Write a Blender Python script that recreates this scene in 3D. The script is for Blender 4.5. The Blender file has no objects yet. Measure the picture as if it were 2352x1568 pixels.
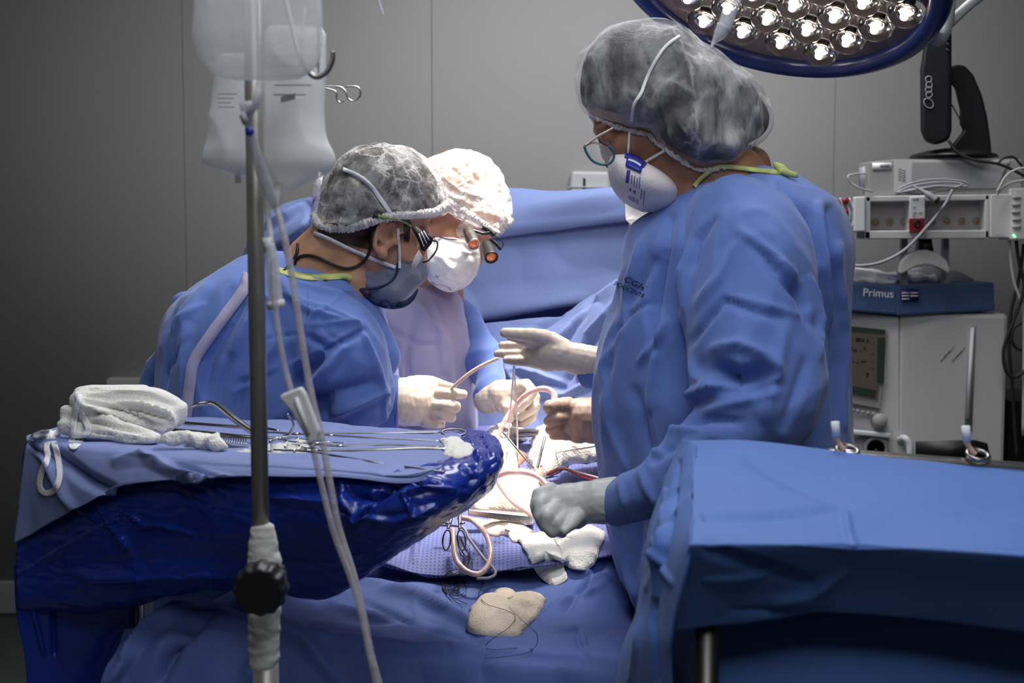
import bpy, bmesh, math, random
import numpy as np
from mathutils import Vector, Matrix
from mathutils.bvhtree import BVHTree

# ------------------------------------------------------------------ camera, light, exposure
F_PX, CX, CY = 3267.0, 1176.0, 784.0
CAM_Z, TILT = 1.34, math.radians(4.5)
S = bpy.context.scene
COL = S.collection
cam_d = bpy.data.cameras.new('camera'); cam = bpy.data.objects.new('camera', cam_d); COL.objects.link(cam)
cam.location = (0, 0, CAM_Z); cam.rotation_euler = (math.pi/2 - TILT, 0, 0)
cam_d.sensor_width = 36.0; cam_d.lens = F_PX/2352*36.0
cam_d.dof.use_dof = True; cam_d.dof.focus_distance = 2.5; cam_d.dof.aperture_fstop = 5.6
cam_d.clip_start = 0.05
S.camera = cam
S.view_settings.view_transform = 'Standard'; S.view_settings.look = 'None'
S.view_settings.gamma = 1; S.view_settings.exposure = 0.0; S.view_settings.use_curve_mapping = False
w = bpy.data.worlds.new('world'); S.world = w; w.use_nodes = True
w.node_tree.nodes['Background'].inputs[0].default_value = (0.55, 0.6, 0.7, 1)
w.node_tree.nodes['Background'].inputs[1].default_value = 0.05

def area(name, loc, target, size, power, color=(1, 1, 1), size_y=None, spread=None):
    l = bpy.data.lights.new(name, 'AREA'); l.energy = power; l.color = color; l.size = size
    if size_y: l.shape = 'RECTANGLE'; l.size_y = size_y
    if spread: l.spread = math.radians(spread)
    o = bpy.data.objects.new(name, l); COL.objects.link(o); o.location = loc
    o.rotation_euler = (Vector(target) - Vector(loc)).to_track_quat('-Z', 'Y').to_euler()
    return o
def spot(name, loc, target, power, angle, blend, radius, color):
    l = bpy.data.lights.new(name, 'SPOT'); l.energy = power; l.color = color
    l.spot_size = math.radians(angle); l.spot_blend = blend; l.shadow_soft_size = radius
    o = bpy.data.objects.new(name, l); COL.objects.link(o); o.location = loc
    o.rotation_euler = (Vector(target) - Vector(loc)).to_track_quat('-Z', 'Y').to_euler()
    return o
# fluorescent ceiling panels of the room, and one added fill
area('ceiling_fill_light', (0.35, 3.3, 2.86), (0.25, 3.5, 0), 1.1, 46, (0.97, 0.97, 1.0), 1.0)
area('ceiling_fill_light', (0.25, 1.3, 2.86), (0.3, 1.6, 0), 1.2, 26, (0.93, 0.96, 1.0), 1.2)
area('ceiling_fill_light', (0.3, -0.2, 2.86), (0.3, 0.9, 0), 1.3, 26, (0.93, 0.96, 1.0), 1.3)  # added frontal fill above the camera, not a known panel of the room
area('ceiling_fill_light', (-0.9, 2.2, 2.86), (-0.7, 2.3, 0), 0.7, 6, (0.93, 0.96, 1.0), 0.7)
# the second surgical lamp head above the frame, aimed at the wound
spot('surgical_lamp_beam', (0.20, 3.0, 2.62), (0.02, 2.84, 0.9), 400, 35, 0.9, 0.14, (1.0, 0.90, 0.80))
# the beam of the lamp head seen in the picture
spot('surgical_lamp_beam', (0.50, 2.86, 1.84), (0.02, 2.80, 0.9), 40, 50, 0.6, 0.15, (1.0, 0.90, 0.80))

# ------------------------------------------------------------------ projection helpers
_c, _s = math.cos(TILT), math.sin(TILT)
def P(px, py, Y):
    u = (px - CX)/F_PX; v = -(py - CY)/F_PX
    dx, dy, dz = u, _c + v*_s, -_s + v*_c
    k = Y/dy
    return Vector((dx*k, Y, CAM_Z + dz*k))
def pz(py, z, px=CX):
    """point on the horizontal plane z seen at px,py"""
    u = (px - CX)/F_PX; v = -(py - CY)/F_PX
    d = Vector((u, _c + v*_s, -_s + v*_c)); k = (z - CAM_Z)/d.z
    return Vector((0, 0, CAM_Z)) + d*k
def R(r, Y): return r*Y/F_PX
def proj(p):
    d = p - np.array([0, 0, CAM_Z])
    f = d[:, 1]*_c - d[:, 2]*_s; up = d[:, 1]*_s + d[:, 2]*_c
    return np.stack([CX + F_PX*d[:, 0]/f, CY - F_PX*up/f], 1)

# ------------------------------------------------------------------ numpy noise
_rs = np.random.RandomState(7); _G = _rs.normal(size=(256, 3)); _G /= np.linalg.norm(_G, axis=1)[:, None]
_PM = _rs.permutation(256)
def pn(p, seed=0):
    p = np.asarray(p, float) + seed*13.37
    i = np.floor(p).astype(int); f = p - i; u = f*f*f*(f*(f*6-15)+10); out = 0
    def g(a, b, c):
        h = _PM[(_PM[(_PM[(i[:, 0]+a) & 255] + i[:, 1]+b) & 255] + i[:, 2]+c) & 255]
        return (_G[h]*(f - np.array([a, b, c]))).sum(1)
    def L(a, b, t): return a + (b-a)*t
    x00 = L(g(0,0,0), g(1,0,0), u[:, 0]); x10 = L(g(0,1,0), g(1,1,0), u[:, 0])
    x01 = L(g(0,0,1), g(1,0,1), u[:, 0]); x11 = L(g(0,1,1), g(1,1,1), u[:, 0])
    return L(L(x00, x10, u[:, 1]), L(x01, x11, u[:, 1]), u[:, 2])
def ridge(p, seed=0): return 1 - np.minimum(1, np.abs(pn(p, seed))*3.2)

# ------------------------------------------------------------------ materials
def nodes(m): m.use_nodes = True; nt = m.node_tree; return nt, nt.nodes['Principled BSDF']
def mat(name, col, rough=0.6, metal=0.0, bump=0, bscale=60, var=0, vscale=8, trans=0, alpha=1, emit=None, estr=0,
        coat=0, sheen=0, sss=0, crumple=0, cscale=7, ior=1.45, dots=0):
    m = bpy.data.materials.new(name); nt, b = nodes(m); I = b.inputs
    c = (*col, 1) if len(col) == 3 else col
    I['Base Color'].default_value = c; I['Roughness'].default_value = rough; I['Metallic'].default_value = metal
    I['Transmission Weight'].default_value = trans; I['Alpha'].default_value = alpha; I['IOR'].default_value = ior
    I['Coat Weight'].default_value = coat; I['Sheen Weight'].default_value = sheen
    if sss: I['Subsurface Weight'].default_value = sss; I['Subsurface Radius'].default_value = (0.012, 0.005, 0.003); I['Subsurface Scale'].default_value = 1
    if emit: I['Emission Color'].default_value = (*emit, 1); I['Emission Strength'].default_value = estr
    N, K = nt.nodes, nt.links
    tc = N.new('ShaderNodeTexCoord')
    if var:
        n = N.new('ShaderNodeTexNoise'); n.inputs['Scale'].default_value = vscale; n.inputs['Detail'].default_value = 5
        K.new(tc.outputs['Object'], n.inputs['Vector'])
        r = N.new('ShaderNodeValToRGB')
        r.color_ramp.elements[0].color = tuple(max(0, x*(1-var)) for x in c[:3]) + (1,); r.color_ramp.elements[0].position = 0.3
        r.color_ramp.elements[1].color = tuple(min(1, x*(1+var)) for x in c[:3]) + (1,); r.color_ramp.elements[1].position = 0.7
        K.new(n.outputs['Fac'], r.inputs['Fac']); K.new(r.outputs['Color'], I['Base Color'])
    prev = None
    if crumple:
        n = N.new('ShaderNodeTexNoise'); n.noise_type = 'RIDGED_MULTIFRACTAL'; n.inputs['Scale'].default_value = cscale
        n.inputs['Detail'].default_value = 2.0; n.inputs['Distortion'].default_value = 0.7
        K.new(tc.outputs['Object'], n.inputs['Vector'])
        bp = N.new('ShaderNodeBump'); bp.inputs['Strength'].default_value = crumple; bp.inputs['Distance'].default_value = 0.012
        K.new(n.outputs['Fac'], bp.inputs['Height']); prev = bp
    if bump:
        n = N.new('ShaderNodeTexNoise'); n.inputs['Scale'].default_value = bscale; n.inputs['Detail'].default_value = 4
        K.new(tc.outputs['Object'], n.inputs['Vector'])
        bp = N.new('ShaderNodeBump'); bp.inputs['Strength'].default_value = bump; bp.inputs['Distance'].default_value = 0.004
        K.new(n.outputs['Fac'], bp.inputs['Height'])
        if prev: K.new(prev.outputs['Normal'], bp.inputs['Normal'])
        prev = bp
    if prev: K.new(prev.outputs['Normal'], I['Normal'])
    if dots:
        v = N.new('ShaderNodeTexVoronoi'); v.inputs['Scale'].default_value = dots; v.inputs['Randomness'].default_value = 0.0
        K.new(tc.outputs['Object'], v.inputs['Vector'])
        r = N.new('ShaderNodeValToRGB'); r.color_ramp.elements[0].position = 0.50; r.color_ramp.elements[1].position = 0.56
        r.color_ramp.elements[0].color = tuple(x*0.45 for x in c[:3]) + (1,); r.color_ramp.elements[1].color = c
        mp = N.new('ShaderNodeMapping'); mp.inputs['Scale'].default_value = (1, 1, 0.0)
        K.new(tc.outputs['Object'], mp.inputs['Vector']); K.new(mp.outputs['Vector'], v.inputs['Vector'])
        r.color_ramp.elements[0].position = 0.20; r.color_ramp.elements[1].position = 0.27
        K.new(v.outputs['Distance'], r.inputs['Fac']); K.new(r.outputs['Color'], I['Base Color'])
    return m
def thin_cloth(name, col, op0, op1, nscale=16, stretch=(1, 1, 1), rough=0.75, lo=0.35, hi=0.7, lines=0.0):
    """gauzy non-woven or thin plastic film: pattern of denser folds and thinner, see-through places"""
    m = bpy.data.materials.new(name); nt, b = nodes(m); N, K = nt.nodes, nt.links
    b.inputs['Base Color'].default_value = (*col, 1); b.inputs['Roughness'].default_value = rough
    b.inputs['Sheen Weight'].default_value = 0.2
    tc = N.new('ShaderNodeTexCoord'); mp = N.new('ShaderNodeMapping'); mp.inputs['Scale'].default_value = stretch
    n = N.new('ShaderNodeTexNoise'); n.inputs['Scale'].default_value = nscale; n.inputs['Detail'].default_value = 6
    n.inputs['Distortion'].default_value = 0.4; n.inputs['Roughness'].default_value = 0.65
    n2 = N.new('ShaderNodeTexNoise'); n2.noise_type = 'RIDGED_MULTIFRACTAL'; n2.inputs['Scale'].default_value = nscale*0.9
    n2.inputs['Detail'].default_value = 3; n2.inputs['Distortion'].default_value = 1.0
    K.new(tc.outputs['Object'], mp.inputs['Vector']); K.new(mp.outputs['Vector'], n.inputs['Vector']); K.new(mp.outputs['Vector'], n2.inputs['Vector'])
    vo = N.new('ShaderNodeTexVoronoi'); vo.feature = 'DISTANCE_TO_EDGE'; vo.inputs['Scale'].default_value = nscale*1.5
    wp = N.new('ShaderNodeVectorMath'); wp.operation = 'MULTIPLY_ADD'; wp.inputs[1].default_value = (.06, .06, .06)
    K.new(n.outputs['Color'], wp.inputs[0]); K.new(mp.outputs['Vector'], wp.inputs[2]); K.new(wp.outputs['Vector'], vo.inputs['Vector'])
    ln = N.new('ShaderNodeMapRange'); ln.inputs['From Min'].default_value = 0.0; ln.inputs['From Max'].default_value = 0.10
    ln.inputs['To Min'].default_value = 1.0; ln.inputs['To Max'].default_value = 0.0; K.new(vo.outputs['Distance'], ln.inputs['Value'])
    n3 = N.new('ShaderNodeTexNoise'); n3.inputs['Scale'].default_value = nscale*.5; K.new(tc.outputs['Object'], n3.inputs['Vector'])
    nm = N.new('ShaderNodeMapRange'); nm.inputs['From Min'].default_value = .42; nm.inputs['From Max'].default_value = .62; nm.inputs['To Max'].default_value = lines
    K.new(n3.outputs['Fac'], nm.inputs['Value'])
    mx = N.new('ShaderNodeMath'); mx.operation = 'MULTIPLY_ADD'; K.new(ln.outputs['Result'], mx.inputs[0]); K.new(nm.outputs['Result'], mx.inputs[1])
    K.new(n.outputs['Fac'], mx.inputs[2])
    mr = N.new('ShaderNodeMapRange'); mr.inputs['From Min'].default_value = lo; mr.inputs['From Max'].default_value = hi
    mr.inputs['To Min'].default_value = op0; mr.inputs['To Max'].default_value = op1
    K.new(mx.outputs[0], mr.inputs['Value']); K.new(mr.outputs['Result'], b.inputs['Alpha'])
    bp = N.new('ShaderNodeBump'); bp.inputs['Strength'].default_value = 0.7; bp.inputs['Distance'].default_value = 0.006
    K.new(mx.outputs[0], bp.inputs['Height']); K.new(bp.outputs['Normal'], b.inputs['Normal'])
    return m
M = {}
M['gown'] = mat('gown_fabric', (0.105, 0.185, 0.50), 0.78, bump=0.10, bscale=420, crumple=0.36, cscale=6, sheen=0.25)
M['drape_tray'] = mat('tray_sheet_fabric', (0.19, 0.24, 0.48), 0.7, bump=0.08, bscale=420, crumple=0.2, cscale=5)
M['gown_lav_lit'] = mat('gown_fabric_lav_lit', (0.43, 0.40, 0.56), 0.75, bump=0.08, bscale=420, crumple=0.34, cscale=6, sheen=0.25)  # lamp light painted into the rear surgeon's gown; lavender is the sash's own
M['drape'] = mat('drape_fabric', (0.060, 0.145, 0.42), 0.72, bump=0.08, bscale=420, crumple=0.24, cscale=4, sheen=0.05)
M['drape_pale'] = mat('drape_fabric_pale', (0.15, 0.21, 0.43), 0.72, bump=0.08, bscale=420, crumple=0.24, cscale=4, sheen=0.1)
M['drape_lav'] = mat('drape_fabric_lavender', (0.075, 0.125, 0.36), 0.72, bump=0.08, bscale=420, crumple=0.34, cscale=5, sheen=0.05)
M['plastic_blue'] = mat('glossy_blue_film', (0.010, 0.034, 0.30), 0.27, crumple=0.4, cscale=7, coat=0.2, var=0.15)
M['dotted'] = mat('dotted_sheet', (0.125, 0.15, 0.36), 0.8, dots=135, crumple=0.15, cscale=6)
M['binding'] = mat('collar_binding', (0.50, 0.54, 0.20), 0.8, bump=0.3, bscale=200, var=0.25, vscale=30)
M['skin'] = mat('skin', (0.50, 0.27, 0.165), 0.5, bump=0.12, bscale=240, var=0.12, vscale=35, sss=0.12)
M['skin_dark'] = mat('skin_brown', (0.30, 0.145, 0.085), 0.5, bump=0.12, bscale=240, var=0.12, vscale=35, sss=0.1)
M['skin_red'] = mat('skin_ruddy', (0.58, 0.28, 0.18), 0.5, bump=0.15, bscale=240, var=0.15, vscale=30, sss=0.12)
M['hair'] = mat('dark_hair', (0.011, 0.009, 0.008), 0.6, bump=0.8, bscale=120)
M['stubble'] = mat('cropped_hair', (0.045, 0.026, 0.018), 0.75, bump=0.7, bscale=300)
M['hair_grey'] = mat('grey_brown_hair', (0.17, 0.13, 0.10), 0.7, bump=0.6, bscale=150)
M['cap'] = thin_cloth('bouffant_film', (0.86, 0.83, 0.81), 0.09, 0.80, 22, lo=0.42, hi=0.86, lines=.38)
M['cap_c'] = thin_cloth('bouffant_film_loose', (0.82, 0.81, 0.82), 0.09, 0.78, 13, (1, 1, 0.5), lo=0.41, hi=0.84, lines=.2)
M['cap_w'] = thin_cloth('bouffant_film_white', (0.80, 0.75, 0.69), 0.30, 0.97, 16, lo=0.38, hi=0.70, lines=.4)
M['hem'] = thin_cloth('bouffant_gathered_hem', (0.80, 0.77, 0.77), 0.55, 0.97, 70)
M['elastic'] = mat('white_elastic', (0.80, 0.80, 0.82), 0.7, bump=0.3, bscale=400)
M['mask_white'] = mat('white_mask_fabric', (0.80, 0.78, 0.76), 0.75, bump=0.35, bscale=60, crumple=0.25, cscale=12)
M['mask_pink'] = mat('white_mask_fabric_smooth', (0.74, 0.69, 0.70), 0.75, bump=0.2, bscale=200)
M['mask_navy'] = mat('navy_mask_fabric', (0.012, 0.022, 0.09), 0.7, bump=0.2, bscale=300)
M['mask_grey'] = mat('slate_mask_fabric', (0.17, 0.19, 0.28), 0.6, bump=0.2, bscale=300, crumple=0.3, cscale=14)
M['ink_blue'] = mat('violet_ink', (0.05, 0.05, 0.33), 0.6)
M['ink_dark'] = mat('dark_ink', (0.03, 0.035, 0.09), 0.7)
M['royal'] = mat('blue_buckle', (0.02, 0.035, 0.33), 0.4)
M['glove'] = mat('latex_glove', (0.62, 0.52, 0.43), 0.42, bump=0.15, bscale=60, sss=0.15, crumple=0.12, cscale=20)
M['glove_shade_grey'] = mat('latex_glove_shade_grey', (0.56, 0.56, 0.54), 0.42, bump=0.15, bscale=60, sss=0.1, crumple=0.12, cscale=20)  # same latex greyed, shadow on the lower glove put into the colour
M['glove_shade_brown'] = mat('latex_glove_shade_brown', (0.34, 0.235, 0.18), 0.42, bump=0.15, bscale=60, sss=0.1, crumple=0.12, cscale=20)  # latex darkened to brown to stand in for the backlit hand's shade
M['steel'] = mat('surgical_steel', (0.62, 0.60, 0.57), 0.24, 1.0, bump=0.05, bscale=80)
M['steel_dk'] = mat('worn_steel', (0.34, 0.32, 0.29), 0.3, 1.0, bump=0.05, bscale=80)
M['leg_steel'] = mat('dull_leg_steel', (0.16, 0.155, 0.14), 0.4, 1.0)
M['pole'] = mat('pole_steel', (0.36, 0.345, 0.31), 0.38, 0.55)
M['black'] = mat('black_plastic', (0.007, 0.007, 0.008), 0.45, bump=0.1, bscale=40)
M['rubber'] = mat('black_rubber', (0.010, 0.010, 0.010), 0.6)
M['gauze'] = mat('gauze_cotton', (0.84, 0.82, 0.76), 0.95, bump=0.8, bscale=260, crumple=0.4, cscale=22)
M['gauze_st'] = mat('stained_gauze', (0.78, 0.66, 0.52), 0.95, bump=0.5, bscale=300, var=0.22, vscale=14, crumple=0.14, cscale=12)
M['cotton'] = mat('white_cotton_cloth', (0.80, 0.78, 0.73), 0.95, bump=0.5, bscale=300, crumple=0.2, cscale=14)
M['tape'] = mat('cloth_tape', (0.62, 0.61, 0.58), 0.8, bump=0.5, bscale=70, crumple=0.4, cscale=24)
M['paper'] = mat('white_paper', (0.66, 0.65, 0.62), 0.7)
M['bag'] = thin_cloth('infusion_bag_film', (0.82, 0.82, 0.85), 0.46, 0.70, 5, rough=0.25)
M['bag_full'] = thin_cloth('infusion_bag_filled', (0.95, 0.96, 0.97), 0.74, 0.88, 5, rough=0.2)
M['tube'] = thin_cloth('clear_infusion_tube', (0.60, 0.56, 0.60), 0.45, 0.72, 30, rough=0.2)
M['tube_pink'] = thin_cloth('pink_suction_tube', (0.80, 0.50, 0.48), 0.62, 0.88, 30, rough=0.12)
M['tube_beige'] = mat('beige_tube', (0.62, 0.42, 0.35), 0.25, var=0.3, vscale=25, coat=0.5)
M['chamber'] = thin_cloth('drip_chamber_plastic', (0.74, 0.76, 0.82), 0.5, 0.7, 20, rough=0.2)
M['white_pl'] = mat('white_plastic', (0.62, 0.63, 0.64), 0.45)
M['equip'] = mat('equipment_off_white', (0.50, 0.49, 0.48), 0.5, var=0.04, vscale=3)
M['equip_grey'] = mat('equipment_grey', (0.30, 0.30, 0.29), 0.5, var=0.04, vscale=3)
M['equip_in'] = mat('equipment_recess', (0.42, 0.39, 0.39), 0.6)
M['equip_blue'] = mat('equipment_blue', (0.05, 0.095, 0.21), 0.5)
M['navy_label'] = mat('navy_sticker', (0.02, 0.02, 0.16), 0.5)
M['label'] = mat('white_label', (0.72, 0.72, 0.74), 0.5)
M['red'] = mat('red_plastic', (0.26, 0.02, 0.025), 0.4)
M['blood'] = mat('red_stain', (0.30, 0.02, 0.012), 0.35)
M['flesh'] = mat('warm_tissue', (0.40, 0.20, 0.13), 0.4, var=0.3, vscale=30, coat=0.3)
M['brass'] = mat('brass_socket', (0.35, 0.22, 0.10), 0.4, 0.7)
M['mesh'] = mat('perforated_metal', (0.30, 0.30, 0.30), 0.6, dots=150)
M['cable'] = mat('grey_cable', (0.27, 0.27, 0.30), 0.5)
M['cable_w'] = mat('pale_cable', (0.42, 0.40, 0.37), 0.5)
M['screen'] = mat('monitor_screen', (0.02, 0.015, 0.01), 0.3, emit=(0.30, 0.25, 0.20), estr=0.12)
M['screen_dk'] = mat('monitor_screen_text', (0.02, 0.02, 0.02), 0.4)
M['screen_gr'] = mat('monitor_screen_green', (0.015, 0.025, 0.02), 0.4, emit=(0.06, 0.07, 0.05), estr=0.08)
M['led'] = mat('green_led', (0.1, 0.8, 0.2), 0.4, emit=(0.2, 1.0, 0.35), estr=2.0)
M['lamp_blue'] = mat('lamp_rim_blue', (0.012, 0.030, 0.17), 0.35, coat=0.3)
M['lamp_face'] = mat('lamp_face', (0.34, 0.27, 0.25), 0.35)
M['lamp_arm'] = mat('lamp_arm_grey', (0.42, 0.45, 0.46), 0.4)
M['lens'] = mat('clear_lens', (0.96, 0.95, 0.94), 0.02, trans=1.0, ior=1.42)
M['reflector'] = mat('lamp_reflector', (0.80, 0.76, 0.72), 0.12, 1.0, bump=0.3, bscale=70)
M['bulb'] = mat('lamp_led', (1, 1, 1), 0.5, emit=(1.0, 0.86, 0.72), estr=14)
M['glass'] = thin_cloth('eyeglass_lens', (0.7, 0.7, 0.78), 0.10, 0.22, 6, rough=0.05)
M['teal'] = mat('teal_frame', (0.02, 0.12, 0.16), 0.3)
M['gold'] = mat('champagne_temple', (0.55, 0.45, 0.38), 0.35, 0.6)
M['green'] = mat('olive_green_trim', (0.20, 0.30, 0.06), 0.4)
M['orange'] = mat('amber_optic', (0.6, 0.12, 0.03), 0.1, emit=(0.9, 0.22, 0.05), estr=0.25, var=0.6, vscale=120, coat=1)
M['wood'] = mat('peach_rubber', (0.62, 0.40, 0.27), 0.6)
M['wall'] = mat('wall_paint', (0.37, 0.365, 0.355), 0.75, bump=0.03, bscale=30, var=0.03, vscale=1.3)
M['seam'] = mat('wall_seam', (0.22, 0.215, 0.21), 0.8)
M['base'] = mat('skirting_grey', (0.14, 0.145, 0.14), 0.6)
M['floor'] = mat('vinyl_floor', (0.15, 0.165, 0.155), 0.35, var=0.1, vscale=6)
M['ceil'] = mat('ceiling_paint', (0.6, 0.6, 0.6), 0.8)
M['thread'] = mat('black_suture', (0.006, 0.006, 0.01), 0.6)
M['cord_w'] = mat('white_suture', (0.85, 0.83, 0.80), 0.7)

# ------------------------------------------------------------------ object helpers
BV = {}
def link(name, me, m, parent=None, smooth=True):
    o = bpy.data.objects.new(name, me); COL.objects.link(o)
    me.name = name
    if m is not None:
        me.materials.clear(); me.materials.append(M[m] if isinstance(m, str) else m)
    if smooth: me.polygons.foreach_set('use_smooth', np.ones(len(me.polygons), bool))
    if parent is not None:
        o.parent = parent
        if parent.parent is None: o.matrix_parent_inverse = Matrix.Translation(-parent.location)
    return o
def thing(name, label, cat, loc, group=None):
    o = bpy.data.objects.new(name, None); COL.objects.link(o); o.location = loc; o.empty_display_size = 0.05
    return tag(o, label, cat, group)
def tag(o, label, cat, group=None, kind=None):
    o['label'] = label; o['category'] = cat
    if group: o['group'] = group
    if kind: o['kind'] = kind
    return o
def struct(o): o['kind'] = 'structure'; return o
def bm_mesh(bm):
    me = bpy.data.meshes.new('m'); bm.to_mesh(me); bm.free(); return me
def vf(verts, faces):
    me = bpy.data.meshes.new('m'); me.from_pydata([tuple(v) for v in verts], [], faces); me.validate(); me.update(); return me
def solidify(o, t, off=0):
    md = o.modifiers.new('thickness', 'SOLIDIFY'); md.thickness = t; md.offset = off; return o
def bevel(o, w_, seg=2):
    md = o.modifiers.new('bevel', 'BEVEL'); md.width = w_; md.segments = seg; md.limit_method = 'ANGLE'; return o
def catmull(pts, n):
    pts = np.asarray(pts, float); k = len(pts)
    if k == 2: t = np.linspace(0, 1, n).reshape((-1,) + (1,)*(pts.ndim-1)); return pts[0]*(1-t) + pts[1]*t
    e = np.concatenate([(2*pts[0]-pts[1])[None], pts, (2*pts[-1]-pts[-2])[None]])
    t = np.linspace(0, k-1, n); i = np.minimum(t.astype(int), k-2); f = (t - i)
    f = f.reshape((-1,) + (1,)*(pts.ndim-1))
    a, b, c, d = e[i], e[i+1], e[i+2], e[i+3]
    return 0.5*((2*b) + (c-a)*f + (2*a-5*b+4*c-d)*f**2 + (3*b-a-3*c+d)*f**3)
def tube_mesh(pts, r, seg=10, n=None, flat=1.0, closed=False):
    pts = [Vector(p) for p in pts]
    n = n or max(2, (len(pts)-1)*8+1) if len(pts) > 2 else 2
    q = catmull([tuple(p) for p in pts], n)
    rr = np.interp(np.linspace(0, 1, n), np.linspace(0, 1, len(r)), r) if isinstance(r, (list, tuple)) else np.full(n, r)
    V, Fc = [], []; prev = None
    for i in range(n):
        t = Vector(q[min(i+1, n-1)] - q[max(i-1, 0)])
        t = t.normalized() if t.length > 1e-9 else Vector((0, 0, 1))
        if prev is None: prev = t.orthogonal().normalized()
        s = (prev - t*prev.dot(t)).normalized(); prev = s; b = t.cross(s)
        for k in range(seg):
            a = 2*math.pi*k/seg
            V.append(Vector(q[i]) + s*(math.cos(a)*rr[i]) + b*(math.sin(a)*rr[i]*flat))
    for i in range(n-1):
        for k in range(seg):
            k2 = (k+1) % seg
            Fc.append((i*seg+k, i*seg+k2, (i+1)*seg+k2, (i+1)*seg+k))
    if closed:
        for k in range(seg): Fc.append(((n-1)*seg+k, (n-1)*seg+(k+1) % seg, (k+1) % seg, k))
    else:
        Fc.append(tuple(range(seg-1, -1, -1))); Fc.append(tuple((n-1)*seg+k for k in range(seg)))
    return vf(V, Fc)
def join(*ms):
    V, Fc = [], []; o = 0
    for me in ms:
        V += [v.co.copy() for v in me.vertices]; Fc += [tuple(i+o for i in p.vertices) for p in me.polygons]; o = len(V)
    return vf(V, Fc)
def ptube(pts, rpx, seg=10, flat=1.0, n=None):
    """pts as (px,py,Y)"""
    Y0 = pts[0][2]
    r = [R(a, Y0) for a in rpx] if isinstance(rpx, (list, tuple)) else R(rpx, Y0)
    return tube_mesh([P(*p) for p in pts], r, seg, n, flat)
def box_me(x0, x1, y0, y1, z0, z1):
    bm = bmesh.new(); bmesh.ops.create_cube(bm, size=1)
    for v in bm.verts: v.co = Vector(((x0+x1)/2 + v.co.x*(x1-x0), (y0+y1)/2 + v.co.y*(y1-y0), (z0+z1)/2 + v.co.z*(z1-z0)))
    return bm_mesh(bm)
def pbox(x0, y0, x1, y1, Y, d):
    a, b = P(x0, y0, Y), P(x1, y1, Y)
    return box_me(min(a.x, b.x), max(a.x, b.x), Y, Y+d, min(a.z, b.z), max(a.z, b.z))
def prism(pts, Y, d, along=None):
    """px outline extruded d metres away from the camera; each point may carry its own Y"""
    A = [P(p[0], p[1], p[2] if len(p) > 2 else Y) for p in pts]; n = len(A)
    dv = Vector((0, d, 0)) if along is None else (P(*along, Y) - Vector((0, 0, CAM_Z))).normalized()*d
    B = [a + dv for a in A]
    bm = bmesh.new(); va = [bm.verts.new(a) for a in A]; vb = [bm.verts.new(b) for b in B]
    bm.faces.new(va); bm.faces.new(vb[::-1])
    for i in range(n): j = (i+1) % n; bm.faces.new((va[j], va[i], vb[i], vb[j]))
    bmesh.ops.recalc_face_normals(bm, faces=bm.faces[:])
    return bm_mesh(bm)
def frame_of(n):
    n = Vector(n).normalized(); a = n.orthogonal().normalized(); return a, n.cross(a), n
def lathe(c, axis, prof, seg=24):
    """prof: (radius, height along axis)"""
    a, b, n = frame_of(axis); V, Fc = [], []; c = Vector(c)
    for r, h in prof:
        for k in range(seg):
            t = 2*math.pi*k/seg; V.append(c + n*h + (a*math.cos(t) + b*math.sin(t))*r)
    for i in range(len(prof)-1):
        for k in range(seg):
            k2 = (k+1) % seg; Fc.append((i*seg+k, i*seg+k2, (i+1)*seg+k2, (i+1)*seg+k))
    Fc.append(tuple(range(seg-1, -1, -1))); Fc.append(tuple((len(prof)-1)*seg+k for k in range(seg)))
    return vf(V, Fc)
def ring(c, n, r, t, seg=24, tseg=8, sy=1.0, a=None):
    n = Vector(n).normalized(); a = Vector(a).normalized() if a is not None else n.orthogonal().normalized(); b = n.cross(a)
    pts = [Vector(c) + a*r*math.cos(2*math.pi*k/seg) + b*r*sy*math.sin(2*math.pi*k/seg) for k in range(seg)]
    V, Fc = [], []
    for k in range(seg):
        o = (pts[k] - Vector(c)).normalized()
        for j in range(tseg):
            q = 2*math.pi*j/tseg; V.append(pts[k] + o*t*math.cos(q) + n*t*math.sin(q))
    for k in range(seg):
        for j in range(tseg):
            k2, j2 = (k+1) % seg, (j+1) % tseg; Fc.append((k*tseg+j, k2*tseg+j, k2*tseg+j2, k*tseg+j2))
    return vf(V, Fc)
def get_co(me):
    a = np.empty(len(me.vertices)*3); me.vertices.foreach_get('co', a); return a.reshape(-1, 3)
def get_no(me):
    a = np.empty(len(me.vertices)*3); me.vertices.foreach_get('normal', a); return a.reshape(-1, 3)
def set_co(me, c): me.vertices.foreach_set('co', np.ascontiguousarray(c).ravel()); me.update()
def seg_d(q, a, b):
    a = np.array(a, float); b = np.array(b, float); ab = b-a
    t = np.clip(((q-a)@ab)/max(1e-9, ab@ab), 0, 1); d = np.linalg.norm(q - (a + t[:, None]*ab), axis=1)
    return d, t
def creases(me, lines, camside=True):
    """fold lines: (points, half width px, height m) - ridges (+) and valleys (-) with sloping flanks"""
    c = get_co(me); n = get_no(me); q = proj(c); disp = np.zeros(len(c))
    view = c - np.array([0, 0, CAM_Z]); view /= np.linalg.norm(view, axis=1)[:, None]
    face = np.clip(-(n*view).sum(1)*2.5, 0, 1)
    for pts, w_, h in lines:
        best = np.full(len(c), 1e9); L = len(pts)-1; tt = np.zeros(len(c))
        for i in range(L):
            d, t = seg_d(q, pts[i], pts[i+1]); m_ = d < best; best[m_] = d[m_]; tt[m_] = (i+t[m_])/L
        taper = np.clip(np.sin(np.pi*(0.08+0.84*tt)), 0, 1)**0.6
        disp += h*1.25*np.clip(1-best/w_, 0, 1)**1.5*taper
    set_co(me, c + n*(disp*face)[:, None])
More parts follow.
